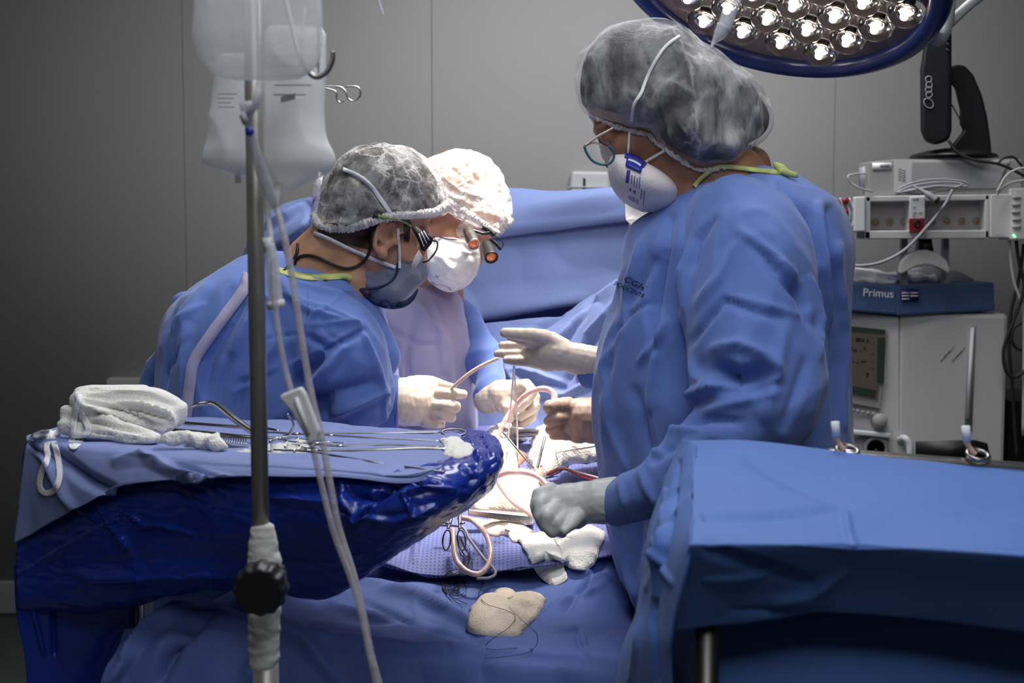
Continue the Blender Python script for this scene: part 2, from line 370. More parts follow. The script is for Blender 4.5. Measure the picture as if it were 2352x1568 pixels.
def wrinkle(me, terms):
    c = get_co(me); n = get_no(me); d = np.zeros(len(c))
    for sc, amp, kind, seed in terms:
        p = c*np.array(sc if isinstance(sc, (tuple, list)) else (sc,)*3)
        d += amp*(ridge(p, seed)-0.5 if kind == 'r' else pn(p, seed))
    set_co(me, c + n*d[:, None])
def sheet(rows, nu=120, nv=100, terms=None, lines=None):
    """rows of 3-D control points -> smooth grid"""
    g = np.array([[tuple(p) for p in r] for r in rows], float)
    g = catmull(g, nv); g = np.swapaxes(catmull(np.swapaxes(g, 0, 1), nu), 0, 1)
    V = g.reshape(-1, 3); Fc = [(j*nu+i, j*nu+i+1, (j+1)*nu+i+1, (j+1)*nu+i) for j in range(nv-1) for i in range(nu-1)]
    me = vf(V, Fc)
    if terms: wrinkle(me, terms)
    if lines:
        # make normals face the camera for the fold lines
        c = get_co(me); n = get_no(me); s = ((c-np.array([0, 0, CAM_Z]))*n).sum(1)
        if (s > 0).mean() > 0.5: me.flip_normals(); me.update()
        creases(me, lines)
    return me
def PR(row): return [P(*p) for p in row]
def soften(o, it=3):
    md = o.modifiers.new('soften', 'SMOOTH'); md.factor = .5; md.iterations = it; return o
def bvh(key, me): BV[key] = BVHTree.FromPolygons([v.co for v in me.vertices], [tuple(p.vertices) for p in me.polygons])
def snap(px, py, keys, off=0.0015, Y=None):
    o = Vector((0, 0, CAM_Z)); d = (P(px, py, 2.0) - o).normalized(); best = None
    for k in keys:
        h = BV[k].ray_cast(o, d)
        if h[0] is not None and (best is None or h[3] < best[1]): best = (h[0], h[3])
    if best is None: return P(px, py, Y if Y else 2.5)
    return best[0] - d*off
def ribbon(pts, wpx, keys, off=0.0015, Y=None, n=40, across=3, taper=None):
    """a strip lying on the surfaces named by keys"""
    c = catmull([(p[0], p[1]) for p in pts], n); V, Fc = [], []
    last = None
    for i in range(n):
        t = c[min(i+1, n-1)] - c[max(i-1, 0)]; t = t/max(1e-6, np.linalg.norm(t)); m_ = np.array([-t[1], t[0]])
        ww = wpx if taper is None else np.interp(i/(n-1), np.linspace(0, 1, len(taper)), taper)
        row = [snap(*(c[i] + m_*ww*(k/(across-1)-0.5)), keys, off, Y) for k in range(across)]
        V += row
    for i in range(n-1):
        for k in range(across-1): a = i*across+k; Fc.append((a, a+1, a+across+1, a+across))
    c3 = np.array([tuple(v) for v in V]).reshape(n, across, 3)
    for _ in range(3): c3[1:-1] = (c3[:-2] + c3[1:-1]*2 + c3[2:])/4
    return vf(c3.reshape(-1, 3), Fc)
def stube(pts, rpx, keys, off=0.002, Y=2.6, n=60, seg=8):
    c = catmull([(p[0], p[1]) for p in pts], n)
    V = np.array([tuple(snap(x, y, keys, off, Y)) for x, y in c])
    for _ in range(4): V[1:-1] = (V[:-2] + V[1:-1]*2 + V[2:])/4
    return tube_mesh([Vector(v) for v in V], [R(q, Y) for q in rpx] if isinstance(rpx, list) else R(rpx, Y), seg, n)
def text_me(s, size=1.0, bold=0.0, shear=0.0, space=1.0):
    cu = bpy.data.curves.new('t', 'FONT'); cu.body = s; cu.size = size; cu.offset = bold; cu.shear = shear; cu.space_character = space
    o = bpy.data.objects.new('t', cu); COL.objects.link(o)
    dg = bpy.context.evaluated_depsgraph_get(); me = bpy.data.meshes.new_from_object(o.evaluated_get(dg))
    bpy.data.objects.remove(o); return me
def text_on(s, x, y, h, ang, keys=None, Y=None, bold=0.0, shear=0.0, space=1.0, off=0.001, sx=1.0):
    """writing of cap height h px, baseline start x,y, turned by ang degrees (clockwise in the picture)"""
    me = text_me(s, h/0.7, bold*h, shear, space); a = math.radians(ang)
    bm = bmesh.new(); bm.from_mesh(me)
    bmesh.ops.triangulate(bm, faces=bm.faces[:])
    for v in bm.verts:
        u, t = v.co.x*sx, v.co.y
        qx, qy = x + u*math.cos(a) + t*math.sin(a), y + u*math.sin(a) - t*math.cos(a)
        v.co = snap(qx, qy, keys, off, Y) if keys else P(qx, qy, Y - off)
    return bm_mesh(bm)
def quad_on(pts, keys=None, Y=None, off=0.0012, n=6):
    """four px corners -> small patch on a surface"""
    V, Fc = [], []
    for j in range(n):
        for i in range(n):
            u, v = i/(n-1), j/(n-1)
            q = [(1-u)*(1-v)*pts[0][k] + u*(1-v)*pts[1][k] + u*v*pts[2][k] + (1-u)*v*pts[3][k] for k in (0, 1)]
            V.append(snap(q[0], q[1], keys, off, Y) if keys else P(q[0], q[1], Y-off))
    for j in range(n-1):
        for i in range(n-1): a = j*n+i; Fc.append((a, a+1, a+n+1, a+n))
    return vf(V, Fc)

class Vox:
    """overlapping solids fused into one continuous skin"""
    def __init__(s): s.V, s.F = [], []
    def add(s, V, Fc):
        o = len(s.V); s.V += [tuple(v) for v in V]; s.F += [tuple(i+o for i in f) for f in Fc]; return s
    def add_me(s, me): return s.add([v.co for v in me.vertices], [tuple(p.vertices) for p in me.polygons])
    def ell(s, c, ax, n=20):
        c = Vector(c); V = [c + ax[2]]; m = n//2
        for j in range(1, m):
            t = math.pi*j/m
            for k in range(n):
                a = 2*math.pi*k/n
                V.append(c + ax[0]*(math.sin(t)*math.cos(a)) + ax[1]*(math.sin(t)*math.sin(a)) + ax[2]*math.cos(t))
        V.append(c - ax[2]); Fc = []
        for k in range(n): Fc.append((0, 1+k, 1+(k+1) % n)); e = 1+(m-2)*n; Fc.append((len(V)-1, e+(k+1) % n, e+k))
        for j in range(m-2):
            for k in range(n): a, b = 1+j*n+k, 1+j*n+(k+1) % n; Fc.append((a, a+n, b+n, b))
        return s.add(V, Fc)
    def ball(s, c, r, n=16): return s.ell(c, (Vector((r, 0, 0)), Vector((0, r, 0)), Vector((0, 0, r))), n)
    def cone(s, a, b, ra, rb, n=16):
        a, b = Vector(a), Vector(b)
        if (b-a).length < 1e-6: return s
        x, y, z = frame_of(b-a); V = []
        for c, r in ((a, ra), (b, rb)):
            for k in range(n): t = 2*math.pi*k/n; V.append(c + (x*math.cos(t) + y*math.sin(t))*r)
        Fc = [(k, (k+1) % n, n+(k+1) % n, n+k) for k in range(n)] + [tuple(range(n-1, -1, -1)), tuple(range(n, 2*n))]
        return s.add(V, Fc)
    def chain(s, pts, rr):
        for i in range(len(pts)):
            s.ball(pts[i], rr[i])
            if i: s.cone(pts[i-1], pts[i], rr[i-1], rr[i])
        return s
    def pchain(s, pts, smooth=0):
        """pts (px,py,Y,r px)"""
        a = np.array(pts, float)
        if smooth: a = catmull(a, smooth)
        return s.chain([P(*p[:3]) for p in a], [R(p[3], p[2]) for p in a])
    def loft(s, rows, n=48, ns=40, ex=2.3):
        """rows (pxL, pxR, py, Y, half depth m): level rings"""
        a = catmull(np.array(rows, float), ns); V, Fc = [], []
        for l, r, y, Y, d in a:
            c = P((l+r)/2, y, Y); hw = abs(P(r, y, Y).x - P(l, y, Y).x)/2
            for k in range(n):
                t = 2*math.pi*k/n; ct, st = math.cos(t), math.sin(t)
                V.append(c + Vector((hw*math.copysign(abs(ct)**(2/ex), ct), d*math.copysign(abs(st)**(2/ex), st), 0)))
        for i in range(ns-1):
            for k in range(n): k2 = (k+1) % n; Fc.append((i*n+k, i*n+k2, (i+1)*n+k2, (i+1)*n+k))
        Fc.append(tuple(range(n-1, -1, -1))); Fc.append(tuple((ns-1)*n+k for k in range(n)))
        return s.add(V, Fc)
    def mesh(s, vox, smooth=6, fac=0.5):
        me = vf(s.V, s.F); bm = bmesh.new(); bm.from_mesh(me); bmesh.ops.recalc_face_normals(bm, faces=bm.faces[:]); bm.to_mesh(me); bm.free()
        o = bpy.data.objects.new('tmp', me); COL.objects.link(o)
        md = o.modifiers.new('r', 'REMESH'); md.mode = 'VOXEL'; md.voxel_size = vox
        if smooth: sm = o.modifiers.new('s', 'SMOOTH'); sm.factor = fac; sm.iterations = smooth
        dg = bpy.context.evaluated_depsgraph_get(); out = bpy.data.meshes.new_from_object(o.evaluated_get(dg))
        bpy.data.objects.remove(o); return out

# ------------------------------------------------------------------ the room
XW, YB, YF, H = 3.2, 4.9, -1.6, 2.9
struct(link('floor', box_me(-XW-.1, XW+.1, YF-.1, YB+.1, -0.1, 0), 'floor'))
struct(link('ceiling', box_me(-XW-.1, XW+.1, YF-.1, YB+.1, H, H+.1), 'ceil'))
struct(link('wall_back', box_me(-XW-.1, XW+.1, YB, YB+.1, 0, H), 'wall'))
struct(link('wall_left', box_me(-XW-.1, -XW, YF, YB, 0, H), 'wall'))
struct(link('wall_right', box_me(XW, XW+.1, YF, YB, 0, H), 'wall'))
struct(link('wall_front', box_me(-XW-.1, XW+.1, YF-.1, YF, 0, H), 'wall'))
for k, x in enumerate((424, 993, 1916)):
    X = P(x, 300, YB).x
    struct(link('trim_%d' % (k+1), box_me(X-.0016, X+.0016, YB-.0015, YB+.001, 0.12, H), 'seam'))
struct(bevel(link('baseboard_back', box_me(-XW, XW, YB-.02, YB, 0, P(0, 1335, YB-.02).z), 'base', smooth=False), .006))

# ------------------------------------------------------------------ heads and bodies
def basis(f, u):
    f = Vector(f).normalized(); u = Vector(u); u = (u - f*u.dot(f)).normalized(); return f, u, f.cross(u)
def head(V, o, f, u, r, s=1.0, ear=True, nose=True, ep=(-.008, -.012, 1.0)):
    g = lambda a, b, c: o + (f*a + u*b + r*c)*s
    ax = lambda a, b, c: (f*a*s, u*b*s, r*c*s)
    V.ell(g(-.012, .032, 0), ax(.098, .092, .077))                     # cranium
    V.ell(g(.035, -.035, 0), ax(.058, .080, .060))                     # face
    V.ell(g(.028, -.085, 0), ax(.050, .034, .048))                     # jaw
    V.ell(g(.068, -.102, 0), ax(.020, .018, .022))                     # chin
    V.ell(g(.072, .018, 0), ax(.022, .014, .052))                      # brow
    if nose: V.chain([g(.086, .008, 0), g(.104, -.020, 0), g(.110, -.034, 0)], [.009*s, .011*s, .014*s])   # nose
    else: V.chain([g(.084, .008, 0), g(.094, -.022, 0)], [.009*s, .012*s])   # nose bridge above the mask
    for e in (-1, 1):
        V.ell(g(.058, -.028, e*.042), ax(.026, .024, .022))            # cheekbone
        V.ell(g(.076, .000, e*.032), ax(.013, .010, .015))             # closed lid
        V.ell(g(.100, -.036, e*.011), ax(.009, .008, .007))            # nostril wing
        V.chain([g(.0, -.06, e*.052), g(.04, -.09, e*.034)], [.016*s, .014*s])
        if ear == 'plate':
            c = g(ep[0], ep[1], e*.079); es = s*ep[2]
            V.ell(c - r*e*.001*s, ((f*.95 + r*e*.2).normalized()*.019*es, u*.033*es, (r*e - f*.2).normalized()*.007*es)); V.ball(c - u*.033*es + f*.007*es + r*e*.002, .0095*es)
            w2 = lambda k, a0, a1, h0, n_: [c + (f*math.cos(math.radians(a0+(a1-a0)*i/n_))*.0205 + u*math.sin(math.radians(a0+(a1-a0)*i/n_))*.034)*es*k + r*e*(h0 - .22*.0205*es*k*math.cos(math.radians(a0+(a1-a0)*i/n_))) for i in range(n_+1)]
            V.chain(w2(1.0, 25, 262, .0085, 16), [.0044*es]*17); V.chain(w2(.55, 75, 250, .0065, 10), [.0036*es]*11); V.ball(c + f*.017*es - u*.006*es + r*e*.003, .0058*es)
        elif ear:
            c = g(ep[0], ep[1], e*.079); pts = []; es, s_o = s*ep[2], s; s = es
            for k in range(17):                                        # helix, tragus and lobe
                t = math.radians(-100 + k*290/16)
                pts.append(c + f*(-.019*math.cos(t)*s) + u*(.033*math.sin(t)*s) + f*(.006*math.sin(t)*s) + r*e*(.004 + .006*math.cos(t))*s)
            V.chain(pts, [.0044*s]*17)
            V.ball(c - u*.034*s + f*.006*s, .0078*s)
            V.ell(c - r*e*.006*s, (f*.015*s, u*.026*s, r*.005*s))
            V.chain([c + u*.015*s - f*.006*s, c + u*.002*s - f*.009*s, c - u*.014*s - f*.002*s], [.0035*s]*3); s = s_o
    V.ell(g(.090, -.060, 0), ax(.010, .005, .024)); V.ell(g(.088, -.069, 0), ax(.010, .006, .020))    # lips
def limbs(V, feet, hips, sh, arms):
    """trunk, arms and legs under the clothes"""
    pel = (hips[0]+hips[1])/2; mid = (sh[0]+sh[1])/2
    V.chain([pel, (pel*.6+mid*.4), (pel*.25+mid*.75), mid - Vector((0, 0, .03))], [.105, .10, .105, .07])
    V.chain([sh[0], mid, sh[1]], [.042, .06, .042])
    V.chain([hips[0], hips[1]], [.09, .09])
    for a in arms: V.chain(a, [.036, .030, .024, .020][:len(a)])
    for h, ft in zip(hips, feet):
        k = (h + ft)/2 + Vector((0, -.01, .02))
        V.chain([h, k, ft + Vector((0, 0, .10))], [.078, .055, .038])
        V.chain([ft + Vector((0, .03, .05)), ft + Vector((0, -.12, .04))], [.04, .038])

def hd(o, B, s): return lambda a, b, c: o + (B[0]*a + B[1]*b + B[2]*c)*s
FA = basis((.84, .28, -.50), (.46, .10, .88)); OA = P(868, 503, 2.70); SA = 1.06
FB = basis((.60, -.50, -.62), (.52, -.10, .85)); OB = P(1042, 487, 3.10); SB = 1.10
FC = basis((-.80, .16, -.56), (-.58, 0, .82)); OC = P(1490, 250, 2.33); SC = 1.02
FD = basis((-.75, -.45, -.45), (-.45, -.1, .9)); OD = P(1530, 430, 2.95); SD = 1.0
def hd(o, B, s): return lambda a, b, c: o + (B[0]*a + B[1]*b + B[2]*c)*s

# ============ surgeon in front, on the left
pA = thing('person', 'surgeon in blue gown bending right with his back to us, slate mask and black-armed glasses', 'person', (P(640, 960, 2.72).x, 2.72, 0))
V = Vox(); head(V, OA, *FA, SA, ear='plate', ep=(.012, -.018, 1.06))
V.chain([OA + FA[1]*-.05 - FA[0]*.045, P(800, 555, 2.70), P(740, 625, 2.72), P(700, 690, 2.74)], [.062, .070, .080, .10])
V.chain([OA - FA[0]*.02 - FA[1]*.075, P(800, 640, 2.69), P(760, 700, 2.70)], [.050, .060, .085])
sh = [P(620, 730, 2.86), P(760, 790, 2.62)]; hips = [P(480, 1150, 2.80), P(560, 1150, 2.66)]
limbs(V, [Vector((hips[0].x-.02, 2.88, 0)), Vector((hips[1].x, 2.58, 0))], hips, sh,
      [[sh[1], P(800, 900, 2.58), P(905, 925, 2.70), P(950, 925, 2.74)], [sh[0], P(720, 900, 2.9), P(860, 930, 2.86)]])
me = V.mesh(.0026, 3)
ec = proj(np.array([tuple(hd(OA, FA, SA)(.012, -.018, .079))]))[0]; E = lambda *q: [(ec[0]+x, ec[1]+y) for x, y in q]
creases(me, [(E((4, -6), (6, 6), (0, 16)), 9, -.008),])
bvh('bodyA', me); bodyA = link('body', me, 'skin', pA)
# gown
V = Vox()
V.loft([(566, 660, 583, 2.76, .06), (520, 740, 606, 2.75, .12), (470, 832, 642, 2.74, .17), (408, 866, 700, 2.73, .20), (376, 886, 757, 2.72, .215),
        (366, 905, 830, 2.72, .22), (362, 905, 900, 2.72, .22), (346, 905, 960, 2.72, .22), (330, 880, 1060, 2.72, .21), (325, 850, 1250, 2.72, .20),
        (325, 850, 1500, 2.72, .20), (330, 850, 1750, 2.72, .20)], ex=2.2)
V.pchain([(700, 735, 2.58, 95), (770, 800, 2.56, 115), (815, 880, 2.57, 92), (838, 920, 2.62, 64)], 14)
V.pchain([(640, 640, 2.74, 42), (720, 668, 2.70, 46), (800, 700, 2.68, 46), (850, 760, 2.66, 46), (868, 820, 2.64, 48)], 12)
V.pchain([(420, 700, 2.80, 30), (385, 790, 2.82, 28), (350, 870, 2.84, 30), (335, 960, 2.84, 34)], 10)
me = V.mesh(.0042, 10)
wrinkle(me, [((5, 5, 3.2), .012, 'r', 3), ((14, 14, 8), .0045, 'r', 9), (34, .0012, 'n', 4)])
creases(me, [
    ([(640, 640), (690, 700), (740, 722), (820, 742)], 20, .010), ([(700, 770), (756, 800), (830, 760)], 16, -.012), ([(756, 800), (720, 840), (690, 870), (680, 900)], 34, -.022),
    ([(690, 690), (700, 760), (690, 830)], 14, .006), ([(790, 790), (740, 850), (700, 900), (650, 960)], 26, .016), ([(835, 770), (870, 850), (890, 930)], 12, .008),
    ([(560, 700), (520, 760), (480, 830), (470, 900)], 34, -.020), ([(600, 650), (560, 740), (540, 800)], 30, .014), ([(470, 660), (430, 740), (425, 830), (420, 950)], 26, .014),
    ([(400, 720), (385, 800), (372, 900)], 16, -.012), ([(445, 680), (400, 770), (385, 850)], 16, .010), ([(560, 900), (600, 830), (640, 780)], 22, .010),
    ([(540, 960), (560, 880), (620, 860)], 20, -.010), ([(690, 650), (760, 670), (810, 668)], 12, .005), ([(640, 980), (700, 930), (780, 900), (850, 880)], 30, -.014),
    ([(730, 970), (800, 930), (880, 900)], 24, .012), ([(500, 940), (510, 880), (530, 820)], 18, -.010),
    ([(699, 746), (777, 681)], 9, .005), ([(699, 746), (821, 740)], 9, .005), ([(640, 671), (771, 715), (821, 740)], 9, .006), ([(665, 840), (827, 752)], 10, .006), ([(827, 746), (871, 877), (890, 984)], 10, .006), ([(740, 952), (902, 890)], 9, .005), ([(527, 734), (465, 827)], 9, -.005),
    ([(600, 780), (690, 765)], 9, -.005), ([(560, 640), (620, 690), (640, 760)], 10, .005), ([(400, 760), (470, 700)], 9, .005), ([(380, 860), (440, 780)], 9, -.005), ([(720, 700), (760, 770), (800, 790)], 9, -.005), ([(540, 900), (640, 840)], 10, .005)])
# hollow for the neck opening
c = get_co(me); cc = np.array(P(760, 600, 2.70)); bvh('gownA', me); gA = soften(link('gown', me, 'gown', pA), 1)
solid = None
# near sleeve mouth around the glove
slA = tube_mesh([P(800, 905, 2.645), P(866, 921, 2.65), P(913, 923, 2.655)], [R(76, 2.6), R(66, 2.6), R(60, 2.6)], 36, 20)
wrinkle(slA, [((9, 9, 5), .012, 'r', 2)]); bvh('slA', slA); link('sleeve', slA, 'gown', gA)
link('collar_binding', ribbon([(634, 618), (668, 628), (705, 636), (750, 636), (792, 634), (806, 640)], 13, ['gownA', 'bodyA'], .004, n=50), 'binding', gA); solidify(COL.objects[-1], .002)
me = ribbon([(572, 628), (560, 665), (520, 720), (480, 775), (446, 828), (436, 880), (426, 965)], 26, ['gownA'], .005, n=60)
link('sash', me, 'gown_lav_lit', gA); solidify(COL.objects[-1], .002)
me = ribbon([(705, 640), (708, 700), (700, 760), (696, 830), (690, 960)], 2.2, ['gownA'], .0006, n=60); link('seam', me, 'drape', gA)
# cropped hair at the nape, bouffant cap, hem
h = hd(OA, FA, SA); ax = lambda B, s, a, b, c: (B[0]*a*s, B[1]*b*s, B[2]*c*s)
V = Vox(); V.ell(h(-.020, .036, 0), ax(FA, SA, .094, .0925, .0795)); V.ell(h(-.052, -.006, 0), ax(FA, SA, .058, .066, .074)); V.ell(h(-.060, -.036, 0), ax(FA, SA, .036, .042, .062)); V.ell(h(-.030, -.020, 0), ax(FA, SA, .034, .034, .077))
V.ell(h(.030, .010, .060), ax(FA, SA, .014, .024, .014)); V.ell(h(.034, -.012, .058), ax(FA, SA, .006, .016, .0105)); V.ell(h(-.036, -.02, .052), ax(FA, SA, .03, .03, .024))
me = V.mesh(.0035, 4); wrinkle(me, [(60, .0015, 'n', 3)]); bvh('hairA', me); link('hair', me, 'stubble', pA)
V = Vox(); V.loft([(850, 905, 332, 2.70, .03), (806, 950, 345, 2.70, .07), (772, 992, 378, 2.70, .105), (748, 1014, 410, 2.70, .118), (732, 1026, 445, 2.70, .120), (722, 1031, 478, 2.70, .118), (722, 1010, 500, 2.70, .110), (730, 880, 515, 2.69, .10)], ex=2.05)
hairdome = [list(x) for x in []]
me = V.mesh(.004, 4)
wrinkle(me, [((16, 16, 9), .005, 'r', 1), ((45, 45, 22), .0022, 'r', 2)])
creases(me, [([(760, 420), (800, 400), (860, 440), (900, 490)], 12, -.006), ([(770, 430), (760, 480), (750, 510)], 8, .007), ([(800, 430), (795, 470), (780, 515)], 8, .007), ([(830, 440), (828, 480), (810, 515)], 7, .006)])
bvh('capA', me); capA = link('bouffant_cap', me, 'cap', pA)
V = Vox(); V.loft([(870, 900, 344, 2.70, .02), (815, 945, 358, 2.70, .06), (780, 985, 388, 2.70, .095), (760, 1008, 425, 2.70, .110), (745, 1020, 462, 2.70, .112), (738, 1022, 486, 2.70, .108), (742, 980, 502, 2.70, .10), (752, 880, 512, 2.69, .09)])
me = V.mesh(.005, 4); link('hair_crown', me, 'hair', pA)
def hem(pts, rpx, keys, Y, par, m='hem', amp=.25, n=150):
    c = catmull(pts, n); V = [snap(x, y, keys, .002, Y) for x, y in c]
    a = np.array([tuple(v) for v in V])
    for _ in range(3): a[1:-1] = (a[:-2]+a[1:-1]*2+a[2:])/4
    r = [R(rpx, Y)*(1 + amp*math.sin(k*1.9)*math.sin(k*.37+1)) for k in range(n)]
    me = tube_mesh([Vector(v) for v in a], r, 14, n*2); wrinkle(me, [(130, .003, 'r', 3), (60, .002, 'n', 4)])
    return link('gathered_hem', me, m, par)
hem([(722, 492), (735, 516), (770, 524), (810, 523), (850, 510), (880, 500), (915, 495), (955, 493), (1000, 486), (1026, 470)], 9, ['capA', 'hairA', 'bodyA'], 2.62, capA)
link('elastic_strap', ribbon([(787, 388), (820, 402), (850, 425), (880, 465), (902, 497)], 9, ['capA'], .004), 'elastic', capA); solidify(COL.objects[-1], .0008)
# mask: slate front, navy border, white ties
V = Vox(); V.ell(h(.066, -.066, 0), ax(FA, SA, .056, .052, .056)); V.ell(h(.040, -.096, 0), ax(FA, SA, .052, .040, .056)); V.ell(h(.085, -.05, 0), ax(FA, SA, .046, .035, .030))
V.pchain([(862, 676, 2.68, 26), (905, 676, 2.66, 28), (940, 640, 2.68, 28)])
me = V.mesh(.0035, 5); wrinkle(me, [(22, .004, 'r', 5)]); bvh('maskA', me); mkA = link('face_mask', me, 'mask_grey', pA)
link('mask_border', stube([(826, 664), (845, 680), (866, 694), (895, 702), (925, 699), (946, 686), (960, 664)], [2, 6, 8, 8, 8, 6, 2], ['maskA', 'bodyA'], .001, 2.62), 'mask_navy', mkA)
link('mask_border', stube([(914, 604), (912, 622), (900, 645), (870, 660), (828, 664)], 3, ['maskA', 'bodyA'], .001, 2.62), 'mask_navy', mkA)
ks = ['bodyA', 'hairA', 'maskA', 'capA']
me = join(quad_on([(722, 512), (868, 503), (852, 574), (738, 545)], ['bodyA', 'hairA'], 2.6, .0026, 18), quad_on([(926, 508), (944, 512), (939, 556), (929, 554)], ['bodyA', 'hairA'], 2.6, .0022, 14))
wrinkle(me, [(90, .0012, 'n', 3)]); bvh('hairA2', me); nh = link('short_hair', me, 'stubble', pA); solidify(nh, .001); ks.append('hairA2')
link('tie', ribbon([(720, 534), (755, 548), (800, 570), (850, 592), (908, 614)], 8, ks, .004), 'elastic', mkA); solidify(COL.objects[-1], .0008)
link('tie', ribbon([(914, 524), (917, 560), (918, 600), (918, 616)], 6, ks, .004), 'elastic', mkA); solidify(COL.objects[-1], .0008)
me = vf([P(962, 572, 2.60), P(972, 590, 2.60), P(945, 628, 2.60), P(946, 605, 2.60), P(952, 590, 2.60)], [(0, 1, 2, 3, 4)]); link('tape', me, 'paper', mkA); solidify(COL.objects[-1], .001)
# glasses with fan-shaped black arm, lens, cord
glA = link('glasses', join(prism([(944, 521), (956, 520), (995, 547), (991, 560), (975, 578), (968, 574), (960, 552)], 2.585, .006),
      ptube([(990, 552, 2.59), (1004, 556, 2.62), (1002, 575, 2.64), (985, 597, 2.66), (972, 602, 2.68)], 2.2)), 'black', pA)
link('arm', stube([(868, 496), (890, 500), (915, 504), (935, 512), (952, 524)], 3.4, ks, .009, 2.6), 'green', glA)
link('lens', vf([P(992, 552, 2.60), P(1003, 558, 2.62), P(1001, 575, 2.63), P(984, 598, 2.64), P(972, 600, 2.64), P(978, 578, 2.60)], [(0, 1, 2, 3, 4, 5)]), 'glass', glA); solidify(COL.objects[-1], .0008)
for a, b in (((962, 536), (974, 566)), ((967, 532), (980, 558)), ((973, 530), (986, 552))):
    link('slot', ptube([(*a, 2.583), (*b, 2.583)], 1.3), 'elastic', glA)
link('temple_hook', join(stube([(858, 494), (870, 497), (884, 500)], 5, ks, .005, 2.6)), 'black', glA)
link('cord', stube([(857, 500), (855, 545), (848, 580), (832, 604), (800, 617), (765, 608), (728, 590), (700, 586), (682, 594), (668, 612)], 3.6, ks + ['gownA'], .004, 2.6), 'rubber', glA)
link('cord', stube([(684, 560), (682, 580), (672, 600), (652, 622)], 4.0, ks + ['gownA'], .004, 2.6), 'rubber', glA)
link('cord_clip', Vox().ball(snap(674, 602, ks + ['gownA'], .004), .007).mesh(.002, 2), 'black', glA)
# glove of the near hand
def glove(name, chains, m, par, vox=.0022, sm=4):
    V = Vox()
    for c in chains: V.pchain(c)
    me = V.mesh(vox, sm); wrinkle(me, [((70, 70, 40), .0008, 'r', 6), (22, .0018, 'n', 5)]); return link(name, me, m, par)
glove('glove', [
    [(905, 921, 2.68, 55), (930, 922, 2.70, 56), (955, 922, 2.72, 52)],
    [(930, 895, 2.71, 30), (975, 896, 2.72, 26), (995, 910, 2.72, 20)],
    [(950, 895, 2.73, 34), (985, 900, 2.73, 26), (1000, 930, 2.72, 24), (995, 955, 2.72, 22)],
    [(930, 940, 2.71, 40), (970, 945, 2.72, 34), (985, 960, 2.72, 22)],
    [(960, 880, 2.74, 20), (990, 878, 2.75, 15), (1020, 884, 2.76, 11), (1040, 888, 2.77, 9)],
    [(985, 905, 2.72, 18), (1020, 903, 2.71, 14), (1045, 904, 2.72, 13), (1064, 905, 2.73, 11)],
    [(985, 930, 2.71, 18), (1020, 931, 2.70, 15), (1046, 934, 2.71, 14)],
    [(985, 950, 2.71, 17), (1015, 953, 2.70, 14), (1036, 958, 2.71, 12.5)],
    [(975, 965, 2.71, 17), (1000, 972, 2.71, 13), (1013, 973, 2.72, 11)]], 'glove', pA)

# ============ surgeon behind, lit from above
pB = thing('person', 'surgeon with magnifying loupes, white cap and white cup mask, lamplit-lavender gown, behind the left one', 'person', (P(980, 900, 3.2).x, 3.2, 0))
V = Vox(); head(V, OB, *FB, SB)
V.chain([OB - FB[1]*.05 - FB[0]*.04, P(985, 600, 3.16), P(975, 690, 3.2)], [.065, .075, .09])
V.ell(hd(OB, FB, SB)(.045, -.10, 0), ax(FB, SB, .050, .035, .048))
sh = [P(860, 740, 3.2), P(1060, 740, 3.18)]; hips = [P(930, 1080, 3.24), P(1000, 1080, 3.24)]
limbs(V, [Vector((hips[0].x, 3.3, 0)), Vector((hips[1].x+.03, 3.3, 0))], hips, sh,
      [[sh[1], P(1118, 838, 3.10), P(1120, 905, 3.03), P(1160, 915, 3.0)], [sh[0], P(870, 900, 3.1), P(960, 950, 3.02)]])
me = V.mesh(.0042, 5); bvh('bodyB', me); link('body', me, 'skin_red', pB)
V = Vox()
V.loft([(935, 1040, 632, 3.18, .05), (885, 1052, 664, 3.18, .10), (850, 1072, 700, 3.18, .13), (835, 1086, 760, 3.18, .14), (830, 1090, 860, 3.18, .14), (830, 1094, 1000, 3.2, .14),
        (850, 1090, 1200, 3.25, .14), (850, 1090, 1420, 3.3, .14)])
me = V.mesh(.006, 6); wrinkle(me, [((7, 7, 3), .008, 'r', 11), ((18, 18, 10), .003, 'r', 5)])
creases(me, [([(1000, 700), (1030, 800), (1040, 980)], 14, .010), ([(950, 720), (930, 830), (960, 960)], 16, -.008), ([(1065, 740), (1075, 850), (1070, 960)], 12, .010),
             ([(960, 690), (1010, 760), (1020, 850)], 14, .008), ([(900, 760), (960, 790), (1000, 790)], 10, -.006)])
bvh('gownB', me); gB = link('gown', me, 'gown_lav_lit', pB)
V = Vox(); V.pchain([(1030, 712, 3.17, 34), (1075, 745, 3.16, 40), (1102, 800, 3.12, 42), (1120, 865, 3.07, 40), (1122, 905, 3.03, 34)], 16)
me = V.mesh(.0055, 5); wrinkle(me, [((10, 10, 5), .012, 'r', 8)]); bvh('slB', me); link('sleeve', me, 'gown', gB)
V = Vox(); V.ell(hd(OB, FB, SB)(-.01, .034, 0), ax(FB, SB, .088, .080, .076)); V.ell(hd(OB, FB, SB)(-.03, -.0, 0), ax(FB, SB, .06, .05, .078))
me = V.mesh(.005, 3); bvh('hairB', me); link('hair', me, 'hair_grey', pB)
V = Vox(); V.loft([(1035, 1075, 345, 3.10, .03), (985, 1118, 362, 3.10, .08), (965, 1148, 395, 3.10, .115), (968, 1166, 435, 3.09, .125), (1005, 1175, 470, 3.07, .12), (1070, 1176, 498, 3.04, .095), (1125, 1172, 515, 3.02, .05)])
V.pchain([(1010, 450, 3.0, 20), (1040, 470, 2.98, 22), (1080, 490, 2.97, 20), (1120, 510, 2.96, 18), (1140, 522, 2.96, 12)])
me = V.mesh(.0042, 3)
